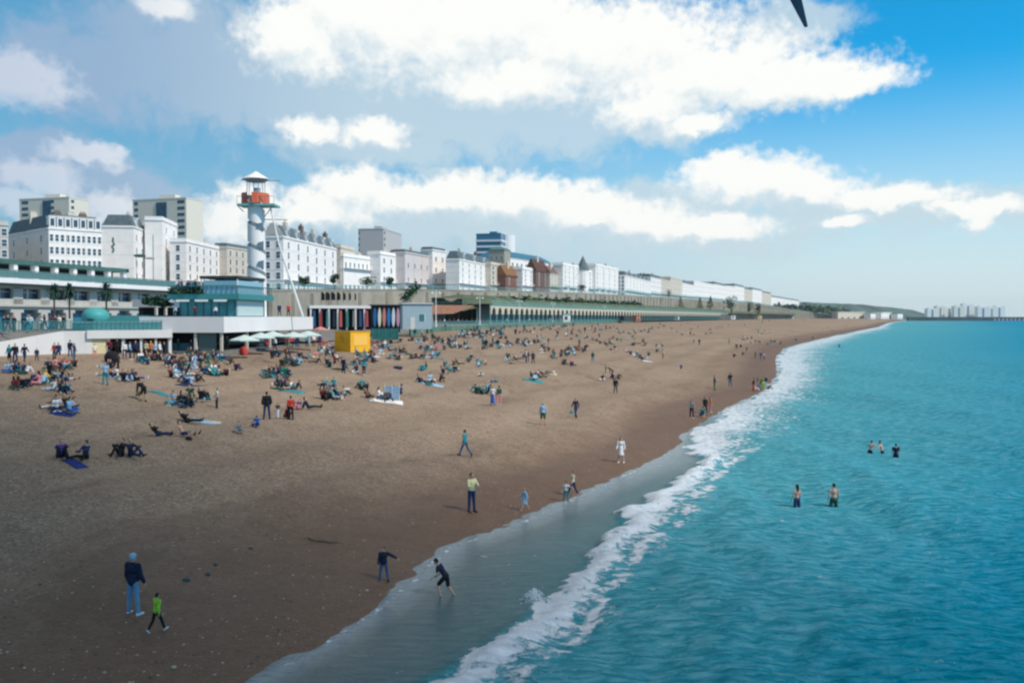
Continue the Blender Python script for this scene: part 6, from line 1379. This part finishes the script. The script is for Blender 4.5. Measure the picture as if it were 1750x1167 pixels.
# people on the promenade, the terraces and behind the railing
def prom_person(px, D, z, lab, top=None, grp='people on the promenade behind the railing', pose=None):
    P = (kx(px)*D, D, z)
    person(P, rp_.choice([0, 90, 180, 270, 200]), pose or rp_.choice(['stand', 'stand2', 'walk', 'pockets', 'walk2']), top or rp_.choice(darks), rp_.choice(darks[:6]), lab, rp_.uniform(1.6, 1.8), False, 'jacket', 'trousers', rp_.choice(['short', 'long']), rp_.choice(['black', 'brown', 'fair']), None, group=grp)
for k, (px, D, top) in enumerate([(6, 92, 'black'), (14, 93, 'navy'), (24, 92, 'dark navy'), (40, 96, 'black'), (47, 95, 'light blue'), (52, 95, 'white'), (72, 99, 'white'), (76, 97, 'dark navy'), (88, 98, 'maroon'), (95, 98, 'brown'), (101, 98, 'white'), (108, 101, 'black')]):
    prom_person(px, D, 7.5, f"person in {top} behind the teal rail, {['first','second','third','fourth','fifth','sixth','seventh','eighth','ninth','tenth','eleventh','twelfth'][k]} from the left edge", top)
for k in range(26):
    px = [745, 752, 760, 768, 776, 783, 790, 797, 806, 814, 826, 834, 850, 866, 884, 905, 922, 940, 958, 986, 1004, 1022, 1048, 1076, 1110, 1140][k]; D = float(np.interp(px, [740, 840, 950, 1100, 1150], [208, 262, 352, 575, 680]))+rp_.uniform(1, 6)
    top = ['pink', 'red', 'white', 'maroon', 'dark navy', 'pink', 'navy', 'dark grey', 'black', 'brown', 'maroon', 'brown', 'blue', 'light blue', 'teal', 'white', 'navy', 'light blue', 'white', 'dark navy', 'teal', 'light blue', 'black', 'teal', 'white', 'navy'][k]
    zone = 'beside the brick ramp' if px < 816 else 'by the first arches' if px < 860 else 'by the second lamp post' if px < 910 else 'by the middle arches' if px < 965 else 'near the pale kiosk' if px < 1030 else 'by the railway carriage' if px < 1090 else 'past the orange hut'
    n_ = sum(1 for q in range(k) if True)
    prom_person(px, D, 6.95, f"person in {top} walking behind the long teal railing {zone}" + (' nearest the ramp foot' if k == 0 else ' farther along' if k in (5, 11) else ''), top)
for k in range(13):
    x, y = (4.9+rp_.uniform(0, 6.5), rp_.uniform(.8, 4.2)) if k < 7 else (5+rp_.uniform(0, 4), rp_.uniform(4.8, 8.2)); P = loc(rb_, x, y, 11.62)
    person(tuple(P), rp_.choice([0, 90, 180, 230]), rp_.choice(['stand', 'stand2', 'pockets']), rp_.choice(darks), rp_.choice(darks[:6]), 'person standing among others on the railed bar roof terrace', 1.7, False, group='guests on the bar roof terrace')
for k, (x, y, top) in enumerate([(1.3, 1.5, 'white'), (1.6, 4.0, 'maroon'), (1.2, 6.0, 'light blue'), (20, 1.4, 'navy'), (23, 1.3, 'red')]):
    P = loc(rb_, x, y, 9.06); person(tuple(P), 180, 'stand', top, 'dark navy', f"person in {top} at the edge of the broad white terrace band", 1.15 if k < 3 else 1.7, False, group='people on the white terrace')
for k, (x, y, top, lb_) in enumerate([(9, -1.2, 'red', 'under the first parasol'), (12, -1.0, 'white', 'under the second parasol'), (14.5, -1.5, 'maroon', 'under the third parasol'), (17, -1.2, 'red', 'right of the third parasol'), (19, -1.3, 'dark navy', 'left of the fourth parasol'), (22, -1.5, 'teal', 'under the fourth parasol'), (24.5, -1.6, 'white', 'between the last two parasols'), (27, -1.6, 'navy', 'under the last pale parasol'), (3.5, 1.2, 'dark green', 'in the dark bar opening'), (4.2, 3.2, 'light blue', 'inside the dark bar opening')]):
    P = loc(rb_, x, y, 5.3); gz = max(5.3 if y > 0 else 0, float(beach_z(np.array(P.x), np.array(P.y)))); person((P.x, P.y, gz), 150, rp_.choice(['stand', 'stand2', 'phone']), top, rp_.choice(darks[:4]), f"person in {top} standing {lb_}", 1.65, False, group='customers at the bar front')

# the 298 that show largest are people of their own; the tiny remainder in the distance is one crowd
PEOPLE.sort(key=lambda s: (not s[7], s[0][1]))
for s in PEOPLE[:298]:
    s = list(s)
    if not s[7] and s[0][1] > 150: s[7] = 'far'
    build_person(*s)
cv, cf, cm, cmats = [], [], [], []
for (P, face, pose, top, bottom, label, h, near, topk, botk, hair, hairc, shoes, skin, group, sink) in PEOPLE[298:]:
    M = Matrix.Translation((P[0], P[1], P[2]-sink)) @ Matrix.Rotation(-R(face), 4, 'Z') @ Matrix.Scale(h/1.75, 4)
    for what, kind, m in (('body', None, SKIN[skin]), ('top', topk, top and cloth(top)), ('bottom', botk, bottom and cloth(bottom)), ('hair', hair, hair and hairm(hairc))):
        if not m: continue
        me = part_mesh(pose, what, kind, 'far'); n0 = len(cv)
        if m not in cmats: cmats.append(m)
        cv += [tuple(M @ v.co) for v in me.vertices]; cf += [tuple(n0+i for i in p.vertices) for p in me.polygons]; cm += [cmats.index(m)]*len(me.polygons)
if cv:
    me = bpy.data.meshes.new('distant_crowd'); me.from_pydata(cv, [], cf)
    for m in cmats: me.materials.append(m)
    me.polygons.foreach_set('material_index', cm); me.update()
    o = bpy.data.objects.new('distant_crowd', me); COL.objects.link(o); tag(o, kind='stuff')

# ------------------------------------------------------------------ things lying on the beach
def lump(name, label, cat, px, py, size, col, rot=0, seed=1, group=None, z=0):
    rg = random.Random(seed); mb = MB(); sx, sy, sz = size
    for k in range(5): mb.ell((rg.uniform(-.3, .3)*sx, rg.uniform(-.3, .3)*sy, sz*.35), (sx*rg.uniform(.25, .5), sy*rg.uniform(.25, .5), sz*rg.uniform(.4, .62)), nu=10, nv=7)
    me = remesh(mb, name, max(.02, min(size)*.09), [cloth(col)]); o = bpy.data.objects.new(name, me); COL.objects.link(o); p = gp_(px, py); o.location = p; o.rotation_euler = (0, 0, R(rot)); tag(o, label, cat, group); return o
def mat_on(name, label, px, py, L, W, col, rot, group=None, seed=1):
    """a cloth laid over the shingle, following it"""
    n, m = 14, 8; u = np.linspace(-L/2, L/2, n)[:, None]*np.ones((1, m)); v = np.linspace(-W/2, W/2, m)[None, :]*np.ones((n, 1)); p = gp_(px, py); c, s = math.cos(R(rot)), math.sin(R(rot))
    X = p[0]+u*c-v*s; Y = p[1]+u*s+v*c; Z = beach_z(X, Y)+.045+.03*fbm(u*3+seed, v*3, 2); o = bpy.data.objects.new(name, grid_mesh(name, X, Y, Z)); COL.objects.link(o); o.data.materials.append(cloth(col)); tag(o, label, name, group)
    mo = o.modifiers.new('thick', 'SOLIDIFY'); mo.thickness = .03; return o
mat_on('sheet', 'deep blue sheet spread before the near sitting trio', 127, 792, 1.4, .6, 'deep blue', -35)
mat_on('towel', 'long slanted teal mat beside the stooping person in black', 270, 671, 2.6, .6, 'teal', -38)
mat_on('towel', 'white and pale towels beside the lying person in black', 352, 722, 1.6, .8, 'light blue', 10); mat_on('towel', 'small cream towel at the right end of the towel row', 366, 722, .8, .6, 'cream', 20)
mat_on('blanket', 'deep blue blanket under the seated group at the far left', 106, 708, 1.3, .7, 'deep blue', 5); mat_on('blanket', 'teal blanket under the pair above the red top', 499, 669, 1.9, 1.0, 'teal', -12)
mat_on('blanket', 'square teal mat under the pair right of centre', 911, 651, 2.2, 1.3, 'teal', 0); mat_on('blanket', 'white blanket with the sitters among white towels', 660, 686, 2.6, 1.2, 'white', 8); mat_on('blanket', 'pale teal blanket below the middle diagonal group', 735, 657, 2.6, 1.3, 'light blue', -8)
mat_on('blanket', 'white mat right of the beach centre', 1104, 617, 2.2, 1.3, 'white', 0); mat_on('towel', 'pale mat with one person lying right of centre', 934, 639, 2.4, .8, 'cream', -8); mat_on('blanket', 'long blue blanket in the row below the bar', 326, 660, 2.4, .8, 'navy', -14)
mat_on('blanket', 'dark blanket below the parasols group', 470, 645, 2.2, 1.0, 'navy', -8); mat_on('blanket', 'white cloth under the green topped sitter', 360, 638, 1.8, 1.2, 'white', -15); mat_on('blanket', 'teal blanket in the blue and pink group', 742, 611, 2.4, 1.2, 'teal', -20)
lump('bag', 'light blue bag beside the denim sitter on the left shingle', 'bag', 295, 692, (.5, .4, .4), 'light blue', 20, 2); lump('bag', 'small navy bag alone on the middle shingle', 'bag', 680, 630, (.8, .35, .35), 'navy', -20, 3); lump('bag', 'teal bag hanging beside the slim navy walker', 'bag', 977, 706, (.28, .2, .3), 'teal', 0, 4)
lump('bag', 'large black heap of bags stacked before the beach shops', 'bag', 188, 618, (1.7, .9, 1.1), 'black', 0, 5); lump('bag', 'small dark bag by the lying couple', 'bag', 322, 752, (.35, .25, .25), 'black', 0, 6); lump('bag', 'brown bag held low by the stooping person', 'bag', 238, 676, (.35, .25, .4), 'olive', 0, 7)
lump('bag', 'light bag among the white towels', 'bag', 641, 686, (.5, .35, .3), 'white', 0, 8); lump('bag', 'dark backpack on the shingle below the yellow hut', 'bag', 700, 583, (.5, .4, .4), 'dark navy', 0, 9)
for k in range(26):
    c = xr.choice(seats); px, py = c[0]+xr.uniform(-14, 14), c[1]+xr.uniform(0, 4)
    if px < 10 or py > 690: continue
    o_ = lump('bag', 'small bag dropped beside sitters on the crowded shingle', 'bag', px, py, (xr.uniform(.35, .6), .3, .3), xr.choice(['black', 'dark navy', 'teal', 'white', 'maroon', 'dark green']), xr.uniform(0, 90), 20+k % 5, 'small bags dropped beside the sitters')
lump('bin', 'rounded bright red bin below the first parasol', 'bin', 417, 607, (.9, .9, 1.05), 'red', 0, 10)
r = empty('windbreak', gp_(670, 684), R(-10)); tag(r, 'pale striped windbreak standing behind the white towels', 'windbreak')
mb = MB(); 
for k in range(6): mb.box(-.6+k*.2, -.01, .1, -.4+k*.2, .01, 1.15)
mb.build('cloth', cloth('light blue'), r)
for x in (-.6, 0, .6): box_part(r, 'pole', wht, (x-.02, -.04, 0, x+.02, 0, 1.25))
# driftwood, seaweed and larger stones near the camera
r = empty('driftwood', gp_(545, 925), R(-18)); tag(r, 'curved piece of driftwood lying on the near brown shingle', 'driftwood')
mb = MB(); pts = [(-.45, 0, .14), (-.2, 0, .05), (.15, .03, .05), (.5, -.02, .04), (.85, .05, .05)]
for a, b, r0, r1_ in zip(pts[:-1], pts[1:], (.05, .06, .055, .045), (.06, .055, .045, .02)): cap(mb, Vector(a), Vector(b), r0, r1_)
o = bpy.data.objects.new('log', remesh(mb, 'log', .02, [mat('driftwood', (.16, .13, .09), .9)])); COL.objects.link(o); o.parent = r
for k, (px, py, sz) in enumerate([(318, 992, .13), (368, 965, .09), (428, 937, .09), (627, 1009, .07), (297, 1140, .08), (355, 982, .1)]):
    rg = random.Random(k); mb = MB(); mb.ell((0, 0, sz*.3), (sz, sz*.75, sz*.5), nu=9, nv=6); v = [tuple(c*(1+rg.uniform(-.12, .12)) for c in p) for p in mb.v]; mb.v = v
    o = mb.build('stone', mat('stone', [(.03, .07, .09), (.4, .38, .34)][k in (3, 4)], .8), None, True, gp_(px, py)); tag(o, ['larger dark stone right of the child in lime', 'dark stone on the brown shingle left of the driftwood', 'small dark stone far left of the driftwood', 'pale stone just above the swash near the navy coat', 'pale stone at the bottom of the near shingle', 'dark flat stone between the child and the driftwood'][k], 'stone')
pr_ = np.random.RandomState(9); mb = MB(); cols_ = [(.42, .34, .27), (.20, .14, .10), (.09, .07, .06), (.30, .30, .30), (.40, .37, .33)]
for k in range(15000):
    Yp = 1/pr_.uniform(1/70., 1/17.); tp = pr_.uniform(.3, 60); Xp = xs(Yp)-tp/.916
    if Xp < -Yp*.66: continue
    zp = float(beach_z(np.array(Xp), np.array(Yp))); s_k = .018+.035*pr_.rand()**3; mb.cur = int(pr_.choice(5, p=[.30, .30, .24, .12, .04])); i = len(mb.v); a = pr_.uniform(0, 3.1); cx_, sx_ = math.cos(a)*s_k, math.sin(a)*s_k
    mb.v += [(Xp+cx_*1.3, Yp+sx_*1.3, zp), (Xp-sx_, Yp+cx_, zp), (Xp-cx_*1.3, Yp-sx_*1.3, zp), (Xp+sx_, Yp-cx_, zp), (Xp, Yp, zp+s_k*.75)]
    for q in ((0, 1, 4), (1, 2, 4), (2, 3, 4), (3, 0, 4)): mb.f.append(tuple(i+j for j in q)); mb.m.append(mb.cur)
o = mb.build('pebbles', [mat('pebble', c, .8) for c in cols_]); tag(o, kind='stuff')
# splash where a stone has just hit the shallow water
p = wz_(913, 1026); mb = MB(); rg = random.Random(4)
for k in range(420):
    a = rg.uniform(0, 6.28); r0 = abs(rg.gauss(0, .17)); z = max(0, rg.uniform(-.1, .5)*(1-r0*2.4)); e = rg.uniform(.006, .022); mb.ell((r0*math.cos(a)*(1+z), r0*math.sin(a), z+.02), (e, e, e*1.3), nu=6, nv=4)
mb.v = [(x*1.1, y*1.1, z*.8) for x, y, z in mb.v]
o = mb.build('splash', mat('spray', (.75, .8, .85), .5), None, True, p); tag(o, 'white splash where a stone hits the shallow water', kind='stuff')
# gull crossing the top edge of the picture: only a wing tip comes into the frame
gl = empty('gull', tuple(at(1322, -82, 14)), R(25)); gl.rotation_euler = (0, R(30), R(48)); gl.location = at(1336, -84, 14); tag(gl, 'dark wing tip of a gull crossing the top edge of the picture', 'bird')
mb = MB(); mb.ell((0, 0, 0), (.09, .24, .085)); mb.ell((0, .25, .03), (.05, .07, .05)); mb.ell((0, -.27, 0), (.06, .10, .02)); mb.tube((0, .30, .025), (0, .37, .01), .015, .004, 6)
o = bpy.data.objects.new('body', remesh(mb, 'body', .012, [mat('gull_white', (.7, .7, .7), .8)])); COL.objects.link(o); o.parent = gl
for s in (-1, 1):
    mb = MB(); W = [(0, .10, 0, .12, .03), (.28, .16, .10, .14, .03), (.50, .10, .02, .13, .03), (.76, .0, -.28, .09, .025), (1.02, -.14, -.62, .03, .01)]
    for (xa, ya, za, ca, ta), (xb, yb, zb3, cb_, tb) in zip(W[:-1], W[1:]):
        i = len(mb.v); mb.v += [(s*xa, ya+ca, za), (s*xa, ya-ca, za), (s*xb, yb-cb_, zb3), (s*xb, yb+cb_, zb3), (s*xa, ya, za+ta), (s*xb, yb, zb3+tb), (s*xa, ya, za-ta), (s*xb, yb, zb3-tb)]
        for q in ((0, 4, 5, 3), (4, 1, 2, 5), (6, 0, 3, 7), (1, 6, 7, 2)): mb.f.append(tuple(i+j for j in q)); mb.m.append(0)
    mb.build('wing', mat('gull_grey', (.08, .14, .20), .8), gl)
# ------------------------------------------------------------------ unseen puffs added above and behind the camera to darken the near ground
def added_shade_puffs(name, target, rx_, ry_, H, n, seed):
    rg = np.random.RandomState(seed); k = H/sd.z; c = Vector((target[0], target[1], 0))+sd*k; mb = MB()
    for i in range(n):
        a = rg.uniform(0, 6.28); r = rg.uniform(0, 1)**.62; x = rx_*r*math.cos(a); y = ry_*r*math.sin(a); q = rg.uniform(6, 13)*(1.25-.6*r)
        mb.ell((x, y, rg.uniform(0, 26)*(1.1-r)), (q, q*rg.uniform(.8, 1.2), q*.7), nu=8, nv=6)
    o = mb.build(name, mat('shade_puff_white', (.8, .82, .85), 1.0), None, True, tuple(c)); tag(o, kind='structure'); return o
added_shade_puffs('added_shade_puffs', (-66, 0), 80, 62, 620, 640, 3)
added_shade_puffs('added_shade_puffs', (66, -10), 36, 30, 620, 110, 8)  # likewise unseen, added to darken the near sea at the right
# ------------------------------------------------------------------ sea air
hz = MB(); hz.box(-4200, -150, -14, 5200, 5600, 110); mh = bpy.data.materials.new('haze'); mh.use_nodes = True; T = NT(mh.node_tree); T.n.clear()
out = T.new('ShaderNodeOutputMaterial'); pv = T.new('ShaderNodeVolumePrincipled'); T.l.new(pv.outputs[0], out.inputs['Volume'])
pv.inputs['Color'].default_value = (.82, .93, 1.0, 1); pv.inputs['Density'].default_value = 0.00006; pv.inputs['Anisotropy'].default_value = 0.2
o = hz.build('haze', mh); tag(o, kind='stuff')
